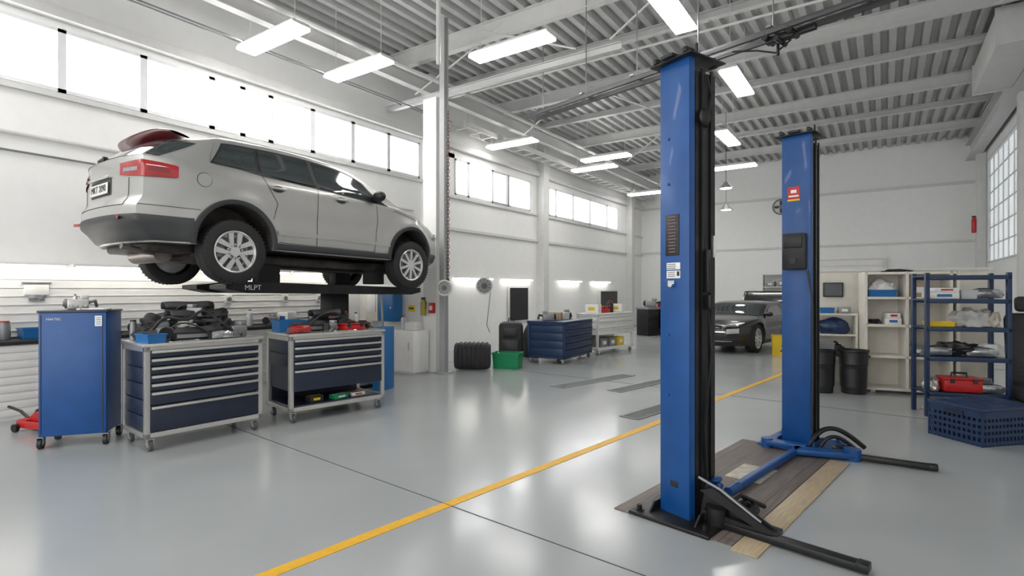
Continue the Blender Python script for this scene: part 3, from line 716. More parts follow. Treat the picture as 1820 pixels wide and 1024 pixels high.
b=B(); b.prism([(-.02,.03),(.44,.03),(.44,.07),(.12,.23),(.02,.26)],.02,mt); b.prism([(-.02,.03),(.46,.03),(.46,.06),(.02,.10)],.12,mt)
b.prism([(0,.22),(.08,.25),(.44,.06),(.38,.05)],.03,mt@Matrix.Translation((0,0,.05)))
b.make("arm_guard",BLACKM,lift)
b=B(); b.tube([mt@Vector((-.02,.29,.03)),mt@Vector((.12,.24,.03)),mt@Vector((.36,.10,.03))],.010,8); b.make("lever",DSTEEL,lift)
b=B(); p=Vector(L2(1.5,3.55)); b.torus((p.x,p.y,.07),.09,.03); b.cyl((p.x,p.y,.02),(p.x,p.y,.12),.05); b.tube([(p.x-.2,p.y+.05,.1),(p.x,p.y,.15),(p.x+.15,p.y-.1,.06)],.015,8); b.make("arm_pivot",BLACKM,lift)
b=B(); p=L2(1.34,3.58); b.box((p[0],p[1],.14),(.05,.05,.18),r=(.3,.3,0),bev=.008); b.sph((p[0]+.02,p[1],.24),(.06,.04,.02)); b.make("pedal",BLUE,lift)
b,a,p,q=arm((2.95,4.80),(3.48,4.46),.07,.045,.01); b.make("lift_arm",BLACKM,lift)
b,a,p,q=arm((2.55,4.9),(3.0,4.76),.14,.05,.02,tip=False); b.cyl((q.x,q.y,.0),(q.x,q.y,.10),.07); b.make("arm_base",BLUE,lift)
b,a,p,q=arm((2.43,5.15),(2.7,4.95),.10,.05,.03,tip=False); b.cyl((p.x,p.y,.0),(p.x,p.y,.09),.05); b.make("arm_base",BLUE,lift)
p=L2(3.02,5.02); b=B()
mt=Matrix.Translation((p[0],p[1],.03))@Matrix.Rotation(-.9,4,'Z')@Matrix.Rotation(pi/2,4,'X')
b.tube([mt@Vector((-.24+.48*i/14,.17*math.sin(pi*(i/14)**.75)+.01,0)) for i in range(15)],.022,8)
b.tube([mt@Vector((-.16+.30*i/14,.10*math.sin(pi*(i/14)**.75)+.01,.03)) for i in range(15)],.018,8)
b.torus((p[0]-.08,p[1]-.08,.05),.08,.02); b.make("hose_bundle",BLACKM,lift)
a0=Vector((.70,3.70)); ud=Vector((.685,.728)); vd=Vector((.728,-.685))
def mat_rect(name,label,cat,o,l,w,mat,z,h):
    c=o+ud*l/2+vd*w/2; p=G(c.x,c.y); b=B(); b.box((0,0,0),(l,w,h),bev=h*.2)
    ob=b.make(name,mat,loc=(p.x,p.y,z),rot=(0,0,GA(ud.x,ud.y))); return tag(ob,label,cat)
mat_rect("floor_mat","dark wood-plank look floor mat under the lift","floor mat",a0,2.35,.80,WOODM,.004,.006)
mat_rect("floor_board","light tan board lying beside the dark floor mat","board",a0+vd*.81+ud*-.05,2.25,.15,TAN,.005,.008)
mat_rect("paper_sheet","worn pale sheet lying on the dark plank mat","paper",a0+ud*1.15+vd*.30,.42,.27,PAPER,.0085,.002)
# ------------------------------------------------------------------ casters / chests
def caster(b,x,y,r=.05):
    b.cyl((x-.016,y,r),(x+.016,y,r),r,seg=20,mi=0)
    b.cyl((x-.02,y,r),(x+.02,y,r),r*.45,seg=12,mi=1); b.box((x-.024,y,r+.03),(.005,.05,.06),mi=1); b.box((x+.024,y,r+.03),(.005,.05,.06),mi=1); b.box((x,y,r+.06),(.06,.07,.01),mi=1)
def chest(name,label,fl,fr,depth,h,drawers,body,frame,openh=0,cr=.052):
    loc,rot,w=place(fl,fr,depth); e=E(name,label,"tool cabinet",loc,(0,0,rot))
    t=.048; z0=cr*2+.025; zt_=h-.03
    b=B()
    for sx in (-1,1):
        for sy in (-1,1): b.box((sx*(w/2-t/2),sy*(depth/2-t/2),(z0+zt_)/2),(t,t,zt_-z0),bev=.004)
    for zz in (z0+t/2,zt_-t/2):
        for sy in (-1,1): b.box((0,sy*(depth/2-t/2),zz),(w,t,t),bev=.004)
        for sx in (-1,1): b.box((sx*(w/2-t/2),0,zz),(t,depth,t),bev=.004)
    b.make("frame",frame,e)
    b=B(); b.box((0,0,h-.015),(w+.02,depth+.02,.03),bev=.005); b.make("worktop",frame,e)
    b=B(); zs=z0+t; bh=zt_-t-zs
    if openh:
        b.box((0,0,zs+.005),(w-2*t,depth-2*t,.01)); b.box((0,0,zs+openh+.01),(w-2*t,depth-.04,.015)); b.box((0,depth/2-.03,zs+bh/2),(w-2*t,.012,bh)); b.box((0,.01,zs+openh+(bh-openh)/2),(w-2*t+.03,depth-.08,bh-openh-.01))
    else: b.box((0,.01,zs+bh/2),(w-2*t+.03,depth-.06,bh))
    for sx in (-1,1):
        n=int(bh/.13)
        for i in range(n if not openh else 2):
            b.box((sx*(w/2-t*.45),0,zs+bh-(i+.5)*bh/n),(.012,depth-2*t,bh/n-.012),bev=.003)
    b.make("body",body,e)
    tot=sum(drawers); av=zt_-t*.6-(zs+openh); z=zt_-t*.55; y=-depth/2
    for d in drawers:
        hh=av*d/tot
        b=B(); b.box((0,y+.004,z-hh/2),(w-2*t+.004,.025,hh-.010),bev=.003); dr=b.make("drawer",body,e)
        b=B(); b.box((0,y-.020,z-.021),(w-2*t-.01,.028,.024),bev=.006); b.box((0,y-.008,z-.011),(w-2*t-.02,.02,.006)); b.make("handle",frame,dr)
        z-=hh
    for sx in (-1,1):
        for sy in (-1,1):
            b=B(); caster(b,sx*(w/2-.06),sy*(depth/2-.06),cr); b.make("caster",[M("caster_rubber",(.10,.10,.10),.5),ALU],e)
    return e,loc,rot,w
ch1=chest("tool_chest","navy seven-drawer tool chest on casters with silver frame",(-3.36,4.94),(-2.68,5.80),.62,1.0,[1,1,1,1,1,1.7,3.2],NAVY,ALU)
ch2=chest("tool_chest","navy rolling tool chest with open lower shelf and silver frame",(-2.47,6.0),(-1.62,6.86),.66,1.0,[1,1,1,1.1,3],NAVY,ALU,openh=.17)
ch3=chest("tool_cabinet","dark blue rolling workshop cabinet with drawers along the wall",(1.05,10.75),(1.78,12.0),.85,.86,[1,1,1,1,1],NAVY2,NAVY2,cr=.04)
ch4=chest("tool_cabinet","white low workshop cabinet with drawers and shelves",(1.95,12.3),(3.0,13.4),.6,.95,[1,1,1],WHITE2,STEEL,openh=.3,cr=.04)
loc,rot,w=place((-4.44,5.06),(-3.93,5.23),.40)
e=E("blue_cabinet","tall plain blue steel cabinet on casters","cabinet",loc,(0,0,rot))
b=B(); b.box((0,0,.70),(w,.40,1.17),bev=.008); bb=b.make("body",BLUE,e)
b=B(); b.box((0,0,1.293),(w+.02,.42,.022),bev=.004); b.make("top_lid",NAVY,e)
b=B(); b.box((w/2-.03,-.202,.70),(.006,.006,1.12)); b.box((-w/2+.02,-.202,.70),(.004,.004,1.12)); b.make("door_seam",NAVY,e)
text("MAKTEC",.03,WHITE2,bb,(-w/2+.12,-.203,1.22),(pi/2,0,0),"maker_lettering")
b=B(); b.box((w/2-.06,-.203,1.20),(.06,.004,.10)); s_=b.make("white_sticker",WHITE2,bb)
b=B(); 
for i in range(4): b.box((w/2-.06,-.206,1.23-i*.02),(.04,.001,.006))
b.make("sticker_print",BLUE2,s_)
for sx in (-1,1):
    for sy in (-1,1):
        b=B(); caster(b,sx*(w/2-.01),sy*.17,.05); b.make("caster",[BLACK,DSTEEL],e)
CB=(loc,rot)
# ------------------------------------------------------------------ small object generators
def onto(cx,dx,dy,z):
    loc,rot=cx; c,s_=math.cos(rot),math.sin(rot); return Vector((loc.x+dx*c-dy*s_,loc.y+dx*s_+dy*c,z))
def blob(name,label,cat,loc,sz,mat,seed=0,rough=.25,rot=0):
    bm=bmesh.new(); bmesh.ops.create_icosphere(bm,subdivisions=4,radius=1)
    for v in bm.verts:
        n=noise.noise(v.co*1.7+Vector((seed,0,0)))*1.2+noise.noise(v.co*4.5+Vector((0,seed,3)))*.5+noise.noise(v.co*9+Vector((5,seed,3)))*.2
        v.co*=1+rough*n
        v.co.x*=sz[0]/2;v.co.y*=sz[1]/2; v.co.z=max(v.co.z,-.55)
    mz=min(v.co.z for v in bm.verts); Mz=max(v.co.z for v in bm.verts)
    for v in bm.verts: v.co.z=(v.co.z-mz)/(Mz-mz)*sz[2]
    b=B(); b.bm.free(); b.bm=bm; o=b.make(name,mat,loc=loc,rot=(0,0,rot),smooth=60); return tag(o,label,cat)
def bumper(loc,rot,L=.9,mat=BLACK,label="black plastic bumper cover lying on a tool chest",tilt=0):
    def f(u,v):
        a=lerp(-1,1,u); x=a*L/2; y=.14*L*(a*a)*1.6; w=[(0,0),(.0,.07),(.035,.11),(.09,.10),(.10,.05),(.08,0)][round(v*5)]
        k=1-.35*abs(a)**3
        return Vector((x,y+w[0],w[1]*k*1.1+.004))
    b=B(); b.grid(f,30,5)
    bo=b.make("body",mat)
    sd=bo.modifiers.new("s",'SOLIDIFY'); sd.thickness=.005
    e=E("bumper_cover",label,"car part",loc,(tilt,0,rot)); bo.parent=e
    b=B(); b.grid(lambda u,v:(lambda a: Vector((a*L/2,.14*L*a*a*1.6-.006,lerp(.025,.06,v))))(lerp(-.4,.4,u)),12,2); b.make("grille",DSTEEL,e); return e
def headlight(loc,rot,label="clear headlight unit with black housing",s_=1,lens=LENS):
    e=E("headlight_unit",label,"car part",loc,(0,0,rot)); e.scale=(s_,s_,s_)
    b=B(); b.prism([(-.17,.0),(.15,.01),(.17,.05),(.12,.11),(-.02,.13),(-.14,.09)],.12,Matrix.Translation((0,.06,0))@Matrix.Rotation(pi/2,4,'X')); b.cyl((-.05,.1,.06),(-.05,.18,.06),.04); b.make("housing",BLACK,e)
    b=B()
    def f(u,v):
        x=lerp(-.155,.155,u); hi=.118-.35*max(0,x)**1.5-.25*max(0,-x)**1.6; return Vector((x,-.002-.035*math.sin(pi*u)*math.sin(pi*v),lerp(.012,hi,v)))
    b.grid(f,16,8); b.make("lens",lens,e)
    b=B(); b.torus((-.05,-.01,.06),.032,.006,(pi/2,0,0)); b.torus((.05,-.01,.05),.024,.005,(pi/2,0,0)); b.make("bezel",CHROME,e); return e
def coil(loc,R=.1,n=4,mat=BLACK,label="coiled black rubber hose"):
    b=B(); pts=[]
    for i in range(n*20): a=i/20*2*pi; pts.append(((R+.004*i/20)*math.cos(a),(R+.004*i/20)*math.sin(a),.012+.018*i/20))
    pts.append((R*1.6,.05,.012)); b.tube(pts,.011,6); o=b.make("hose_coil",mat,loc=loc); return tag(o,label,"hose")
def engine_part(loc,rot,s_=1,mats=(DSTEEL,BLACKM),label="greasy metal engine part with pulleys"):
    e=E("engine_part",label,"car part",loc,(0,0,rot)); e.scale=(s_,)*3
    b=B(); b.box((0,0,.06),(.2,.12,.12),bev=.015); b.box((.06,0,.14),(.08,.09,.05),bev=.01)
    for i in range(4): b.cyl((-.07+.045*i,-.075,.05),(-.07+.045*i,-.05,.05),.016,seg=10)
    b.make("casting",mats[0],e)
    b=B(); b.cyl((-.12,0,.07),(-.09,0,.07),.055,seg=20); b.cyl((-.135,0,.07),(-.12,0,.07),.035,seg=20); b.make("pulley",mats[1],e)
    b=B(); b.tube([(.1,0,.08),(.16,.02,.1),(.18,.06,.03)],.018,8); b.make("hose",mats[1],e); return e
def can(name,label,cat,loc,r,h,mat,cap=BLACK,neck=True):
    e=E(name,label,cat,loc)
    b=B(); b.lathe([(.0,0),(r*.95,0),(r,.01),(r,h*.72),(r*.9,h*.8),(r*.4 if neck else r*.9,h*.9),(r*.4 if neck else r*.9,h*.93),(0,h*.93)],seg=16); b.make("body",mat,e)
    b=B(); b.cyl((0,0,h*.92),(0,0,h),r*.45 if neck else r*.85,seg=12); b.make("cap",cap,e); return e
def tray(loc,rot,sz,mat,name="parts_tray",label="blue plastic parts tray",cat="tray"):
    b=B(); x,y,z=sz; t=.006
    b.box((0,0,t/2),(x*.9,y*.9,t))
    for s_ in (-1,1):
        b.box((s_*x*.47,0,z/2),(t,y*.94,z),r=(0,s_*.12,0)); b.box((0,s_*y*.47,z/2),(x*.94,t,z),r=(-s_*.12,0,0))
    b.box((0,y*.5,z),(x*1.04,.015,.01)); b.box((0,-y*.5,z),(x*1.04,.015,.01)); b.box((x*.5,0,z),(.015,y*1.04,.01)); b.box((-x*.5,0,z),(.015,y*1.04,.01))
    o=b.make(name,mat,loc=loc,rot=(0,0,rot)); return tag(o,label,cat)
def carton(loc,rot,sz,mat=BROWN,label="small cardboard carton",band=WHITE2,name="carton"):
    e=E(name,label,"box",loc,(0,0,rot))
    b=B(); b.box((0,0,sz[2]/2),sz,bev=.004); b.make("body",mat,e)
    b=B(); b.box((0,0,sz[2]+.001),(sz[0]*1.002,.05,.002)); b.make("tape",band,e)
    b=B(); b.box((0,-sz[1]/2-.001,sz[2]*.5),(sz[0]*.5,.002,sz[2]*.4)); b.make("paper_label",band,e); return e
def toolbox(loc,rot,sz,mat=REDP,label="red plastic tool case with black handle"):
    e=E("tool_case",label,"tool box",loc,(0,0,rot)); x,y,z=sz
    b=B(); b.box((0,0,z*.4),(x,y,z*.8),bev=.02); b.make("body",mat,e)
    b=B(); b.box((0,0,z*.88),(x*1.02,y*1.02,z*.16),bev=.01); b.make("lid",mat,e)
    b=B(); b.tube([(-x*.2,0,z*.95),(-x*.2,0,z*1.2),(x*.2,0,z*1.2),(x*.2,0,z*.95)],.012,8); b.make("handle",BLACK,e)
    for q in (-.3,.3): b=B(); b.box((x*q,-y*.52,z*.75),(.04,.015,.05)); b.make("latch",BLACK,e)
    return e
def wrench(loc,rot,L=.22,mat=CHROME):
    b=B(); b.box((0,0,.006),(L,.018,.008),bev=.002); b.torus((L/2+.012,0,.006),.016,.006,seg=14,sg=6); b.prism([(-L/2,-.02),(-L/2-.03,-.018),(-L/2-.012,-.006),(-L/2-.012,.006),(-L/2-.03,.018),(-L/2,.02)],.008,Matrix.Translation((0,0,.006)))
    o=b.make("wrench",mat,loc=loc,rot=(0,0,rot)); return tag(o,"chrome combination wrench lying on a cabinet top","tool")
def hose(pts,label,r=.014):
    b=B(); P=[Vector(p) for p in pts]; out=[]
    for i in range(len(P)-1):
        for k in range(6):
            t=k/6; p0=P[max(i-1,0)];p1=P[i];p2=P[i+1];p3=P[min(i+2,len(P)-1)]
            out.append(.5*((2*p1)+(p2-p0)*t+(2*p0-5*p1+4*p2-p3)*t*t+(3*p1-p0-3*p2+p3)*t**3))
    out.append(P[-1]); c=P[0].copy(); b.tube([p-c for p in out],r,7); o=b.make("rubber_hose",BLACK,loc=c); return tag(o,label,"hose")
DC=M("dark_cloth",(.04,.04,.045),.9,bump=.5)
# heap on chest 1
C1=(ch1[1],ch1[2]); r1_=ch1[2]; Z=1.001
bumper(onto(C1,-.06,-.20,Z),r1_,.86); bumper(onto(C1,.16,.02,Z+.14),r1_+.35,.70,label="black plastic grille surround leaning over other parts",tilt=.35)
bumper(onto(C1,-.18,.06,Z+.17),r1_-.5,.6,label="curved black plastic trim lying on the parts heap",tilt=-.35)
bumper(onto(C1,.05,.12,Z+.24),r1_+.1,.5,label="short black trim strip on top of the heap",tilt=.3)
tray(onto(C1,-.45,-.16,Z),r1_+.1,(.16,.26,.08),BLUE2,label="blue plastic parts tray on a tool chest"); 
blob("crumpled_cover","crumpled black rubber cover on a tool chest","cover",onto(C1,.04,.10,Z),(.60,.36,.26),BLACK,3,.6,r1_)
blob("crumpled_cover","folded black leather-like cover among car parts","cover",onto(C1,-.26,.16,Z),(.36,.26,.27),BAG,9,.55,r1_)
engine_part(onto(C1,.34,-.16,Z),r1_+.4,1.0); engine_part(onto(C1,-.30,-.04,Z),r1_+1.4,1.1,label="dark metal alternator-like part among hoses")
coil(onto(C1,.42,.04,Z),.085,4,label="coiled black rubber hose on a tool chest"); coil(onto(C1,.12,.14,Z+.24),.09,3,label="black hose loop on the parts heap")
headlight(onto(C1,.16,-.26,Z),r1_+.1,"smoked light unit in black housing",.7); wrench(onto(C1,-.2,-.28,Z),r1_+.2)
engine_part(onto(C1,.02,.02,Z+.22),r1_+2.2,.8,label="small greasy pulley housing on the heap"); blob("shop_rag","dark crumpled rag draped on parts","rag",onto(C1,.36,.18,Z),(.3,.22,.20),DC,5,.5)
can("spray_can","small dark spray can standing among parts","can",onto(C1,-.48,.22,Z),.03,.2,DSTEEL,neck=False)
blob("shop_rag","grey rag wedged between black parts","rag",onto(C1,-.10,-.04,Z+.12),(.20,.14,.09),RAGM,41,.5)
hose([onto(C1,-.42,.05,Z+.02),onto(C1,-.30,-.05,Z+.22),onto(C1,-.12,-.12,Z+.20),onto(C1,.05,-.08,Z+.28),onto(C1,.22,-.16,Z+.14),onto(C1,.38,-.22,Z+.02)],"black rubber hose trailing over the heap")
hose([onto(C1,-.20,.22,Z+.1),onto(C1,-.10,.10,Z+.33),onto(C1,.10,.04,Z+.30),onto(C1,.26,.08,Z+.22),onto(C1,.44,.15,Z+.02)],"thin black hose arched over car parts",.010)
hose([onto(C1,-.36,-.18,Z+.02),onto(C1,-.22,-.14,Z+.16),onto(C1,-.06,-.18,Z+.14),onto(C1,.1,-.22,Z+.02)],"short black cable bundle on parts",.009)
# heap on chest 2
C2=(ch2[1],ch2[2]); r2_=ch2[2]
toolbox(onto(C2,.24,-.14,Z),r2_+.1,(.30,.20,.085),label="red plastic tool case on a tool chest"); bumper(onto(C2,-.22,-.08,Z),r2_-.1,.6); tray(onto(C2,-.40,.16,Z),r2_,(.34,.24,.13),BLUE2,label="blue plastic tray holding small parts")
engine_part(onto(C2,-.05,-.20,Z),r2_+.6,.8); blob("crumpled_cover","black crumpled bag on a tool chest","bag",onto(C2,.02,.14,Z),(.45,.28,.20),BAG,12,.45,r2_); coil(onto(C2,.46,-.04,Z),.085,4,label="coiled black hose beside the red case")
toolbox(onto(C2,-.02,.10,Z+.18),r2_+.7,(.16,.10,.06),label="small red case on top of a black bag"); can("oil_bottle","small milky oil bottle on the tool chest","bottle",onto(C2,.5,.2,Z),.035,.2,CLEARP)
can("oil_bottle","dark oil bottle with red cap","bottle",onto(C2,.38,.24,Z),.035,.22,BLACK,REDP); headlight(onto(C2,-.44,-.24,Z),r2_,"red rear light unit on a tool chest",.8,RED)
wrench(onto(C2,.1,-.28,Z),r2_); blob("shop_rag","black rag behind the red tool case","rag",onto(C2,.26,.10,Z),(.28,.2,.14),DC,33,.5)
bumper(onto(C2,.10,.02,Z+.12),r2_+.4,.5,label="short black plastic trim on parts",tilt=.3)
hose([onto(C2,-.3,-.05,Z+.02),onto(C2,-.15,-.1,Z+.18),onto(C2,.05,-.05,Z+.22),onto(C2,.2,-.02,Z+.16),onto(C2,.42,-.16,Z+.02)],"black rubber hose across the chest top",.012)
zs=.052*2+.025+.048+.012
carton(onto(C2,-.25,-.18,zs),r2_,(.16,.14,.07),BLACK,"small black parts box with printed label",YEL2); carton(onto(C2,.05,-.2,zs),r2_+.2,(.2,.12,.05),GREEN,"flat green parts box on the lower shelf"); carton(onto(C2,.3,-.16,zs),r2_,(.18,.14,.04),WHITE2,"flat white parts box on the lower shelf",REDP)
engine_part(onto(CB,-.04,.02,1.305),CB[1]+.4,.85,(ALU,DSTEEL),"shiny carburettor-like metal part on the blue cabinet"); can("small_bottle","slim metal bottle on the blue cabinet","bottle",onto(CB,-.10,.12,1.305),.02,.15,ALU); wrench(onto(CB,.12,-.05,1.305),CB[1])
# ------------------------------------------------------------------ wall bench along left wall
e=E("wall_bench","long white slatted bench with dark worktop along the wall","workbench",(XL+.28,3.5,0))
b=B(); b.box((0,0,.43),(.5,7.0,.86))
for i in range(9): b.box((.255,0,.08+i*.092),(.014,7.0,.078),bev=.004)
b.make("cabinet",WHITE2,e)
b=B(); b.box((.01,0,.885),(.56,7.04,.045),bev=.006); b.make("worktop",BLACK,e)
b=B(); b.box((-.235,0,1.30),(.02,6.9,.75))
for i in range(7): b.box((-.22,0,1.0+i*.105),(.012,6.9,.006))
b.make("backboard",WHITE2,e)
bx=XL+.3
random.seed(11)
y=.5; k=0
while y<6.8:
    t=k%6; x=bx+random.uniform(-.08,.1); z=.91
    if t==0: coil((x,y,z),.1,5,BLACK,"black cable coil on the wall bench")
    elif t==1: can("oil_bottle","milky fluid bottle on the wall bench","bottle",(x,y,z),.05,.27,CLEARP,BLUE2)
    elif t==2: engine_part((x,y,z),random.random()*3,1.1,label="metal engine part on the wall bench")
    elif t==3: carton((x,y,z),random.random()*.4,(.2,.26,.2),WHITE2,"white parts box on the wall bench",BLUE2)
    elif t==4: can("fluid_can","dark fluid can on the wall bench","can",(x,y,z),.06,.22,DSTEEL,REDP,False)
    else: tray((x,y,z),0,(.26,.34,.12),BLUE2,label="blue storage tray on the wall bench")
    y+=random.uniform(.26,.42); k+=1
e=E("wall_lamp","small white wall fitting above the bench","wall fitting",(XL+.05,2.2,1.50)); b=B(); b.box((0,0,0),(.08,.24,.14),bev=.01); b.make("cover",WHITE2,e)
b=B(); b.box((.02,0,-.10),(.03,.16,.08),bev=.01); b.make("lens",LENS,e); b=B(); b.box((0,0,.085),(.1,.28,.02)); b.make("top_plate",DSTEEL,e)
for yy in (4.6,5.6,6.3):
    e=E("wall_socket","small grey power socket box above the wall bench","socket",(XL+.07,yy,1.35),group="bench sockets"); b=B(); b.box((0,0,0),(.06,.10,.14),bev=.006); b.make("case",STEEL,e); b=B(); b.cyl((.03,0,0),(.038,0,0),.035); b.make("socket_face",DSTEEL,e)
e=E("floor_jack","red hydraulic trolley jack on the floor by the bench","jack",G(-5.0,5.75),(0,0,.3)); e.scale=(.85,.85,.85)
b=B(); b.box((0,-.11,.09),(.55,.03,.09),bev=.01); b.box((0,.11,.09),(.55,.03,.09),bev=.01); b.box((-.2,0,.1),(.14,.2,.1),bev=.01)
mt=Matrix.Rotation(pi/2,4,'X'); b.prism([(-.25,.1),(.2,.12),(.24,.2),(-.05,.24)],.1,mt); b.make("chassis",REDP,e)
b=B(); b.cyl((.24,0,.16),(.24,0,.25),.06); b.make("saddle",BLACK,e); b=B(); b.tube([(-.25,0,.14),(-.4,.0,.22),(-.62,.0,.26)],.018,8); b.make("handle",BLACK,e)
for x in (-.24,.25):
    for y in (-.15,.15):
        b=B(); b.cyl((x,y-.02,.05),(x,y+.02,.05),.05); b.make("wheel",BLACKM,e)
blob("tool_bag","dark tool bag on the floor beside the jack","bag",G(-5.2,6.2),(.5,.4,.22),BAG,2,.3)
# ------------------------------------------------------------------ equipment around the pier
yw=7.30
e=E("wall_cabinet","blue steel wall cabinet with lock","cabinet",(-7.75,yw-.12,1.16)); 
b=B(); b.box((0,0,0),(.42,.22,.52),bev=.01); b.make("body",BLUE2,e); b=B(); b.box((-.0,-.115,0),(.38,.01,.47),bev=.004); b.make("door",BLUE2,e); b=B(); b.cyl((.15,-.14,0),(.15,-.11,0),.02); b.make("lock",CHROME,e)
e=E("fuse_box","white electrical distribution box on the stub wall","electrical box",(-8.25,yw-.08,1.22)); b=B(); b.box((0,0,0),(.34,.14,.66),bev=.01); b.make("body",CREAM,e); b=B(); b.box((0,-.075,.05),(.24,.01,.4),bev=.004); b.make("door",WHITE2,e)
p=G(-1.94,8.15); e=E("tall_blue_locker","narrow tall blue steel locker standing on the floor","locker",(p.x,p.y,0),(0,0,.2)); b=B(); b.box((0,0,.47),(.18,.30,.94),bev=.006); b.make("body",BLUE2,e); b=B(); b.box((0,-.154,.47),(.15,.01,.88),bev=.002); b.make("door",BLUE2,e)
e=E("storage_locker","white low locker standing by the masonry pier","locker",(-7.10,7.04,0)); b=B(); b.box((0,0,.40),(.58,.40,.74),bev=.008); b.box((0,0,.02),(.52,.34,.04)); b.make("body",WHITE2,e)
b=B(); b.box((0,-.207,.40),(.54,.015,.68),bev=.004); d_=b.make("door",WHITE2,e); b=B(); b.box((.20,-.225,.5),(.015,.02,.14)); b.make("handle",ALU,d_)
can("oil_bottle","milky bottle standing on the locker","bottle",(-7.25,7.04,.775),.05,.25,CLEARP,REDP); carton((-7.0,7.04,.775),.2,(.24,.20,.14),WHITE2,"white carton standing on the locker")
can("fluid_canister","yellow fluid canister on the floor by the stub wall","canister",(-7.62,7.05,0),.10,.42,YEL2,BLACK)
can("gas_bottle","slim green gas bottle by the stub wall","gas bottle",(-7.9,7.1,0),.09,.78,GREEN,BLACK,True)
e=E("fire_alarm","red fire alarm call box on the white pier","alarm box",(-6.74,7.245,1.17)); b=B(); b.box((0,0,0),(.12,.06,.19),bev=.008); b.make("case",REDP,e); b=B(); b.box((0,-.033,0),(.07,.006,.08)); b.make("front_plate",WHITE2,e)
e=E("fire_extinguisher","small yellow extinguisher hung on the white pier","extinguisher",(-6.93,7.22,1.03)); b=B(); b.lathe([(0,0),(.045,0),(.05,.02),(.05,.24),(.03,.29),(0,.29)],seg=18); b.make("cylinder",M("olive_yellow",(.38,.33,.05),.4),e); b=B(); b.box((0,0,.31),(.08,.03,.04)); b.tube([(.02,0,.3),(.07,0,.24),(.06,0,.12)],.008,6); b.make("valve",BLACK,e)
e=E("sign_board","small yellow notice on the stub wall","sign",(-7.3,yw-.01,1.15)); b=B(); b.box((0,0,0),(.16,.01,.12)); b.make("panel",YEL2,e); b=B(); b.box((0,-.007,.0),(.12,.003,.03)); b.make("print",BLACK,e)
b=B(); z=4.6; i=0
while z>1.66:
    b.torus((0,0,z),.030,.009,(pi/2,0,.8 if i%2 else .8+pi/2),seg=10,sg=5,sc=(.7,1.25,1)); z-=.060; i+=1
b.tube([(0,0,1.68),(0,-.01,1.5)],.014,6)
o=b.make("hanging_chain",M("rusty_chain",(.13,.06,.055),.5,.4,noise=.4),loc=(-6.28,7.16,0)); tag(o,"long thin chain hanging down the steel column","chain")
def reel(loc,rot,R,label,hs=True):
    e=E("hose_reel",label,"reel",loc,rot)
    b=B(); b.torus((0,0,0),R,.018,(pi/2,0,0)); 
    for k in range(3,9): b.torus((0,0,0),R*k/9,.004,(pi/2,0,0),seg=24,sg=5)
    for k in range(10): a=k*pi/5; b.tube([(0,0,0),(R*math.cos(a),0,R*math.sin(a))],.005,5)
    b.make("cage",STEEL,e); b=B(); b.cyl((0,-.04,0),(0,.06,0),R*.35); b.cyl((0,.02,0),(0,.05,0),R*.92,seg=24); b.make("drum",M("reel_grey",(.10,.10,.11),.4),e)
    if hs: b=B(); b.tube([(R*.8,0,-R*.4),(R*.6,-.02,-R-.25),(R*.3,-.02,-R-.8),(R*.7,-.0,-R-1.0)],.012,6); b.make("hose",DSTEEL,e)
reel((-6.24,7.02,1.53),(0,0,.72),.125,"small round caged reel hung on the steel column",False)
reel((XL+.3,11.1,1.60),(0,0,.8),.21,"round caged reel with grey hose on the wall")
for y0,y1,z0,z1,lab in ((12.55,13.6,.55,1.62,"black framed board mounted on the white wall"),(18.5,20.2,.5,1.5,"dark grey framed board on the white wall")):
    e=E("wall_board",lab,"board",(XL+.04,(y0+y1)/2,(z0+z1)/2)); b=B(); b.box((0,0,0),(.05,y1-y0,z1-z0),bev=.01); b.make("frame",STEEL,e); b=B(); b.box((.03,.0,0),(.01,(y1-y0)*.88,(z1-z0)*.88)); b.make("panel",BLACK,e)
e=E("duffel_bag","black ribbed boxy bag standing on the floor","bag",G(-.74,10.15),(0,0,.55))
b=B()
def sp_(c,p): return math.copysign(abs(c)**p,c)
def fb(u,v):
    a=u*2*pi; q=v*2-1; r=(1-abs(q)**8)**.125; sc=1+.05*math.sin(q*26)
    return Vector((.34*q,.21*sp_(math.cos(a),.6)*r*sc,.26+.25*sp_(math.sin(a),.6)*r*(1 if math.sin(a)<0 else sc)))
b.grid(fb,32,64)
b.make("body",BAG,e)
tray(G(-.08,10.35),.3,(.52,.36,.30),GREEN,"storage_bin","green plastic storage bin on the floor","bin")
e=E("gym_backpack","large black backpack standing by the wall","bag",G(-.02,11.3),(0,0,.5)); b=B(); b.box((0,0,.42),(.5,.32,.82),bev=.09); b.make("body",BAG,e)
b=B(); b.box((0,-.18,.28),(.36,.08,.4),bev=.03); b.make("pocket",BLACK,e); b=B(); b.box((0,-.17,.62),(.3,.05,.2),bev=.02); b.make("pocket",BLACK,e); b=B(); b.tube([(-.06,0,.82),(-.05,0,.9),(.05,0,.9),(.06,0,.82)],.012,6); b.make("handle",BLACK,e)
blob("black_bag","slouching black bag beside the backpack","bag",G(.42,12.1),(.4,.4,.75),BAG,21,.15)
C3=(ch3[1],ch3[2]); C4=(ch4[1],ch4[2])
for dx,k in ((-.5,0),(-.2,1),(.15,2),(.45,0)):
    p=onto(C3,dx,.05,.862)
    if k==0: engine_part(p,dx*5,1.2,label="metal part on the blue workshop cabinet")
    elif k==1: carton(p,.3,(.3,.22,.16),BROWN,"cardboard carton on the blue workshop cabinet")
    else: tray(p,ch3[2],(.3,.25,.14),WHITE2,label="white tray on the blue workshop cabinet")
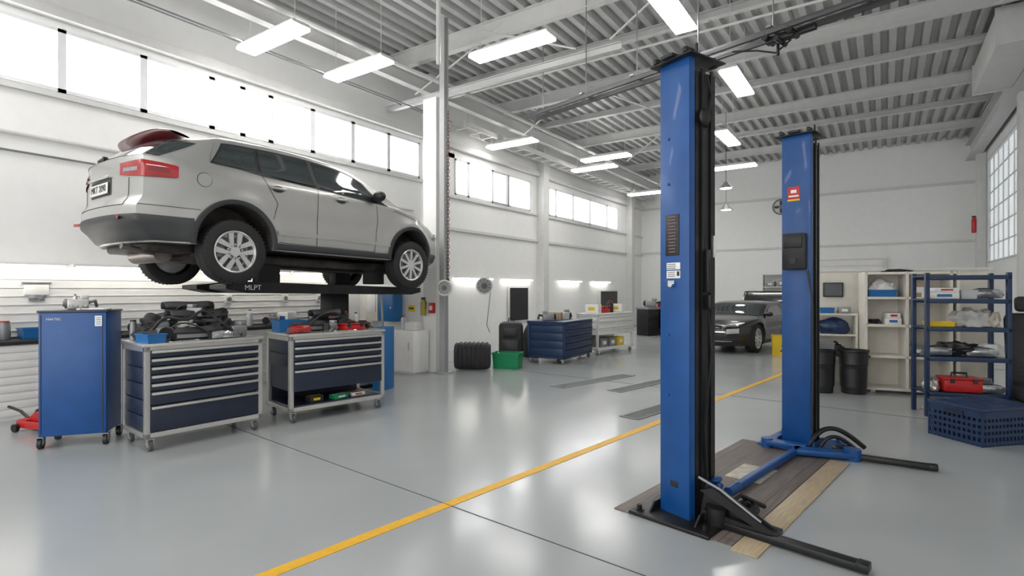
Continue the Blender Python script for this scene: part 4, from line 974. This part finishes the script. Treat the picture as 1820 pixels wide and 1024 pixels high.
for dx,k in ((-.5,1),(-.1,0),(.2,2),(.5,1)):
    p=onto(C4,dx,.0,.952)
    if k==0: toolbox(p,ch4[2],(.34,.2,.16),label="red tool case on the low white cabinet")
    elif k==1: carton(p,.1,(.32,.24,.2),WHITE2,"white carton on the low white cabinet",YEL2)
    else: can("fluid_can","black fluid can on the low white cabinet","can",p,.08,.3,BLACK,REDP)
zs4=.04*2+.025+.048+.012
for dx in (-.4,-.05,.3): carton(onto(C4,dx,-.1,zs4),ch4[2],(.26,.3,.2),YEL2 if dx>0 else DSTEEL,"parts carton on the lower cabinet shelf",WHITE2)
def bench(fl,fr,depth,h,label,matb,matt):
    loc,rot,w=place(fl,fr,depth); e=E("workbench",label,"workbench",loc,(0,0,rot))
    b=B(); b.box((0,0,h-.03),(w,depth,.06),bev=.006); b.make("worktop",matt,e)
    for sx in (-1,1):
        b=B(); b.box((sx*(w/2-.25),0,(h-.06)/2),(.46,depth*.9,h-.06),bev=.006); p_=b.make("pedestal",matb,e)
        for i in range(3): b=B(); b.box((sx*(w/2-.25),-depth*.46,.15+i*.24),(.42,.02,.21),bev=.004); b.make("drawer",matb,p_)
    b=B(); b.box((0,depth*.4,h*.5),(w-.9,.03,h*.7)); b.make("back_panel",matb,e); return (loc,rot),w
bc,w=bench((4.4,17.4),(5.6,18.1),.6,.92,"dark steel workbench against the back wall",BLACKM,DSTEEL)
engine_part(onto(bc,-.3,0,.921),.3,1.8,label="metal part on the dark workbench"); toolbox(onto(bc,.3,0,.921),.2,(.4,.25,.2),label="red tool case on the dark workbench"); can("gas_cylinder","red gas cylinder standing by the back bench","cylinder",onto(bc,.1,-.75,0),.12,.85,REDP)
can("barrel","black oil drum standing by the back bench","barrel",onto(bc,.75,-.85,0),.22,.8,BLACK,neck=False)
bc,w=bench((8.0,17.6),(10.2,16.2),.6,.95,"pale workbench with clutter along the back wall",CREAM,DSTEEL)
for dx in (-.9,-.5,-.1,.3,.7):
    carton(onto(bc,dx,.05,.951),.2*dx,(.3,.26,.22+.12*abs(dx)),[WHITE2,BLUE2,DSTEEL,WHITE2,BROWN][int((dx+.9)/.4+.1)%5],"parts box on the pale back bench")
e=E("shelf_cabinet","white open shelf unit with boxes at the back wall","shelf",(-2.9,YB-.25,0)); b=B()
for x in (-.9,0,.9): b.box((x,0,1.05),(.03,.4,2.1))
for z in (.1,.6,1.1,1.6,2.08): b.box((0,0,z),(1.83,.4,.03))
b.make("frame",WHITE2,e)
for i,(x,z) in enumerate(itertools.product((-.65,-.25,.25,.65),(.115,.615,1.115,1.615))):
    carton((-2.9+x,YB-.25,z),0,(.3,.3,.2+.1*((i*7)%3)/2),[BLUE2,WHITE2,BROWN,DSTEEL][i%4],"parts box on the white shelf unit")
tray(G(6.10,12.35),.2,(.28,.28,.46),YEL2,"waste_bin","yellow plastic waste bin by the black car","bin")
# ------------------------------------------------------------------ right hand storage
loc,rot,w=place((5.18,7.9),(6.2,7.5),.40); WS=(loc,rot)
e=E("storage_shelf","cream cubby shelf unit with open compartments","shelf",loc,(0,0,rot)); b=B(); Hs=1.76
zsh=[.06,.53,.98,1.38,1.74]
for x in (-w/2,-w/2+w*.46,-w/2+w*.93,w/2): b.box((x,0,.04+Hs/2-.02),(.035,.40,Hs-.04))
for z in zsh: b.box((0,0,z),(w,.40,.035))
b.make("frame",M("cream_laminate",(.72,.69,.62),.4),e); b=B(); b.box((0,.19,Hs/2+.02),(w,.012,Hs-.06)); b.make("back_panel",CREAM,e)
for x in (-w/2+.1,w/2-.1): b=B(); b.box((x,-.1,.022),(.06,.06,.044)); b.make("foot",STEEL,e)
tray(onto(WS,-.33,0,1.395),rot,(.36,.3,.10),BLUE2,label="blue parts tray in the white cubby shelf")
blob("white_cover","folded white plastic cover in a shelf compartment","cover",onto(WS,-.32,0,1.43),(.32,.26,.24),WHITE2,4,.3)
carton(onto(WS,-.2,-.05,.998),rot,(.2,.2,.09),WHITE2,"small white carton in a shelf compartment",BLUE2); carton(onto(WS,-.2,-.05,1.09),rot+.1,(.17,.18,.07),WHITE2,"small white carton stacked on another",REDP); coil(onto(WS,-.42,-.05,.998),.05,3,label="small black cable coil in a shelf")
carton(onto(WS,.12,0,1.398),rot,(.25,.25,.2),BROWN,"cardboard carton in the cream shelf")
carton(onto(WS,.12,0,.548),rot,(.25,.25,.14),DSTEEL,"grey parts box in the cream shelf")
blob("plastic_cover","black plastic cover lying on top of the shelf","cover",onto(WS,-.12,0,1.757),(.36,.16,.05),BLACK,8,.2,rot)
fb_=[None]
def bin_(loc,label):
    if fb_[0]: return copy_tree(fb_[0],loc,None,label)
    e=E("waste_barrel",label,"barrel",loc,group="black waste barrels")
    b=B(); b.lathe([(0,0),(.15,0),(.155,.02),(.165,.2),(.172,.21),(.168,.23),(.178,.42),(.185,.43),(.18,.45),(.188,.6),(.2,.61),(.2,.63),(.18,.63),(.17,.1),(0,.1)],seg=28); b.make("body",BLACK,e)
    for s_ in (-1,1): b=B(); b.box((s_*.195,0,.54),(.03,.08,.03),bev=.008); b.make("handle",BLACK,e)
    fb_[0]=e; return e
bin_(G(4.55,7.95),"black ribbed plastic waste barrel beside the shelf"); bin_(G(4.96,7.85),"black ribbed plastic waste barrel beside the shelf"); bin_(G(4.40,8.38),"black ribbed plastic waste barrel behind two others")
tray(G(4.55,7.95,.64),.3,(.3,.26,.09),DSTEEL,label="grey tray resting on a waste barrel")
e=E("wall_screen","black flat screen mounted on the partition","screen",onto((pp,pr),-.86,-.07,1.50),(0,0,pr)); b=B(); b.box((0,0,0),(.28,.04,.23),bev=.008); b.make("case",BLACK,e); b=B(); b.box((0,-.022,0),(.24,.004,.19)); b.make("display",GLASS,e)
loc,rot,w=place((4.72,8.46),(5.26,8.24),.26); LS=(loc,rot); e=E("low_shelf","narrow pale shelf loaded with dark car parts","shelf",loc,(0,0,rot)); b=B()
for z in (.45,.80,1.12): b.box((0,0,z),(w,.26,.025))
b.box((-w/2,0,.57),(.03,.26,1.14)); b.box((w/2,0,.57),(.03,.26,1.14)); b.make("frame",CREAM,e)
blob("car_fender","dark blue glossy fender panel on a narrow shelf","car part",onto(LS,.0,-.02,.814),(.44,.18,.26),NAVY2,31,.15,rot)
blob("trim_panel","black plastic trim heap on a narrow shelf","car part",onto(LS,.0,-.02,.464),(.44,.2,.24),BLACK,37,.4,rot)
tray(onto(LS,-.10,-.02,1.134),rot,(.2,.2,.08),BLUE2,label="blue tray on the narrow shelf"); carton(onto(LS,.14,-.02,1.134),rot,(.16,.16,.10),DSTEEL,"grey parts box on the narrow shelf")
loc,rot,w=place((4.90,6.40),(5.70,6.16),.40); RK=(loc,rot)
e=E("metal_rack","blue steel storage rack with five shelves of car parts","shelf rack",loc,(0,0,rot)); Hr=1.70
for sx in (-1,1):
    for sy in (-1,1): b=B(); b.box((sx*(w/2-.02),sy*.185,Hr/2),(.045,.045,Hr),bev=.004); b.make("upright_post",NAVY2,e)
rz=[.28,.70,1.05,1.38,1.66]
for z in rz:
    b=B(); b.box((0,0,z),(w,.38,.015)); 
    for sy in (-1,1): b.box((0,sy*.195,z-.015),(w,.025,.05),bev=.003)
    b.make("shelf_board",NAVY2,e)
zr=[z+.012 for z in rz]
toolbox(onto(RK,-.02,-.04,zr[0]),rot,(.38,.24,.18),REDP,"red storage case on the blue rack")
DCH=M("dirty_chrome",(.5,.48,.45),.3,.7,noise=.4)
blob("car_headlamp","old chrome lamp shell on the blue rack","car part",onto(RK,-.29,-.02,zr[0]),(.16,.22,.17),DCH,5,.35)
headlight(onto(RK,.28,-.1,zr[0]),rot,"clear headlight unit on the blue rack",.8); engine_part(onto(RK,.28,.07,zr[0]),1,.9,label="greasy engine part on the blue rack")
headlight(onto(RK,-.24,-.1,zr[1]),rot+.2,"smoked lamp unit on the blue rack",.9); blob("trim_panel","black plastic trim part on the rack","car part",onto(RK,-.03,.03,zr[1]),(.40,.24,.18),BLACK,14,.45); headlight(onto(RK,.18,-.10,zr[1]),rot-.2,"clear lamp unit on the rack",.9); carton(onto(RK,.31,.06,zr[1]),rot,(.12,.16,.14),WHITE2,"white carton on the blue rack")
tray(onto(RK,-.22,-.03,zr[2]),rot,(.26,.2,.05),YEL2,label="yellow parts tray on the blue rack"); blob("shop_rag","crumpled grey-white cloth on the blue rack","rag",onto(RK,.10,-.02,zr[2]),(.40,.26,.23),RAGM,17,.45); blob("shop_rag","small crumpled beige cloth on the rack","rag",onto(RK,.31,-.05,zr[2]),(.14,.2,.18),PAPER,18,.4)
carton(onto(RK,-.20,-.02,zr[3]),rot,(.30,.22,.08),WHITE2,"flat white carton on the blue rack",BLUE2); carton(onto(RK,-.18,-.02,zr[3]+.082),rot+.1,(.26,.2,.05),WHITE2,"flat white carton stacked on another",REDP); tray(onto(RK,.07,.0,zr[3]),rot,(.16,.16,.10),CLEARP,label="milky plastic tray on the rack"); headlight(onto(RK,.25,-.05,zr[3]),rot,"grey lamp unit on top shelf of the rack",1.0)
blob("wheel_trim","dirty crumpled metal under the lowest rack shelf","car part",onto(RK,-.2,.0,0.002),(.30,.26,.20),M("dirty_grey",(.3,.28,.26),.6,noise=.3),23,.35); blob("hub_cover","dark greasy part under the rack","car part",onto(RK,.18,.0,0.002),(.32,.26,.18),DARK,24,.35)
dcr=.72; loc,rot,w=place((4.36,5.64),(4.47,5.13),dcr)
e=E("plastic_crate","navy blue ventilated plastic crate on the floor","crate",loc,(0,0,rot)); b=B(); hc=.33
b.box((0,0,.01),(w,dcr,.02))
for sy in (-1,1):
    for z in (.03,.10,.16,.22,hc-.03): b.box((0,sy*dcr/2,z),(w,.02,.030 if z<hc-.04 else .07))
    n=int(w/.045)
    for i in range(n+1): b.box((-w/2+w*i/n,sy*dcr/2,hc/2),(.02,.016,hc))
for sx in (-1,1):
    for z in (.03,.10,.16,.22,hc-.03): b.box((sx*w/2,0,z),(.02,dcr,.030 if z<hc-.04 else .07))
    n=int(dcr/.045)
    for i in range(n+1): b.box((sx*w/2,-dcr/2+dcr*i/n,hc/2),(.016,.02,hc))
b.make("body",NAVY2,e)
b=B(); b.box((0,0,hc+.015),(w+.03,dcr+.03,.03),bev=.006); 
for i in range(8): b.box((0,-dcr/2+.06+i*(dcr-.12)/7,hc+.032),(w*.9,.03,.008))
b.make("lid",NAVY2,e); b=B(); b.box((0,-dcr/2-.015,.29),(.18,.01,.05)); b.make("name_plate",NAVY,e)
b=B(); b.box((0,0,.14),(w-.06,dcr-.06,.22),bev=.02); b.make("contents",NAVY,e)
e=E("office_chair","upright black padded seat standing on the floor","chair",G(5.98,6.1),(0,0,GA(.9,-.4)))
b=B(); b.box((0,0,.33),(.5,.5,.18),bev=.06); b.make("seat_cushion",BAG,e); b=B(); b.box((0,.24,.80),(.48,.16,.85),r=(-.12,0,0),bev=.07); b.make("backrest",BAG,e); b=B(); b.box((0,.31,1.33),(.26,.1,.18),r=(-.12,0,0),bev=.04); b.cyl((.06,.3,1.2),(.06,.3,1.3),.01); b.make("headrest",BAG,e)
for q in (-.2,.2): b=B(); b.box((q,0,.12),(.04,.46,.24)); b.make("seat_rail",BLACKM,e)
e=E("wall_fire_extinguisher","red extinguisher hung high on the wall pilaster","extinguisher",(XR-.30,21.75,3.25)); b=B(); b.lathe([(0,0),(.05,0),(.06,.03),(.06,.4),(.04,.47),(0,.48)],seg=18); b.make("cylinder",REDP,e); b=B(); b.box((0,0,.5),(.1,.04,.05)); b.make("valve",BLACK,e)
e=E("roller_door_box","pale grey roller shutter housing high on the side wall","shutter box",(XR-.72,13.6,5.95)); b=B(); b.box((0,0,0),(.60,2.8,.6),bev=.02); b.make("housing",GIRD,e)
for q in (-1.42,1.42): b=B(); b.box((0,q,0),(.64,.04,.64)); b.make("end_plate",GIRD,e)
e=E("wall_fan","round dark fan mounted high on the back wall","fan",(-3.2,YB-.2,4.65)); b=B(); b.torus((0,0,0),.28,.03,(pi/2,0,0)); b.cyl((0,-.05,0),(0,.18,0),.08)
for k in range(12): a=k*pi/6; b.tube([(0,-.06,0),(.28*math.cos(a),-.03,.28*math.sin(a))],.006,5)
b.make("cage",DSTEEL,e)
for k in range(4): b=B(); b.box((.13*math.cos(k*pi/2),.0,.13*math.sin(k*pi/2)),(.2,.01,.09),r=(.3,-k*pi/2,0)); b.make("blade",BLACK,e)
# ------------------------------------------------------------------ world & camera
w=bpy.data.worlds.new("World"); bpy.context.scene.world=w; w.use_nodes=True; nt=w.node_tree
bg=nt.nodes["Background"]; sky=nt.nodes.new("ShaderNodeTexSky"); sky.sky_type='HOSEK_WILKIE'; sky.turbidity=6
mx=nt.nodes.new("ShaderNodeMixRGB"); mx.inputs[0].default_value=.85; mx.inputs[2].default_value=(1,.99,.97,1)
nt.links.new(sky.outputs[0],mx.inputs[1]); nt.links.new(mx.outputs[0],bg.inputs[0]); bg.inputs[1].default_value=1.9
cam=bpy.data.cameras.new("Camera"); co=bpy.data.objects.new("Camera",cam); bpy.context.scene.collection.objects.link(co)
co.location=(0,0,1.5); co.rotation_euler=(pi/2,0,TH); cam.lens=36*960/1820; cam.sensor_width=36; cam.shift_y=.0017; cam.clip_end=200
bpy.context.scene.camera=co
sc=bpy.context.scene; sc.view_settings.view_transform='Standard'; sc.view_settings.look='None'; sc.view_settings.exposure=.68
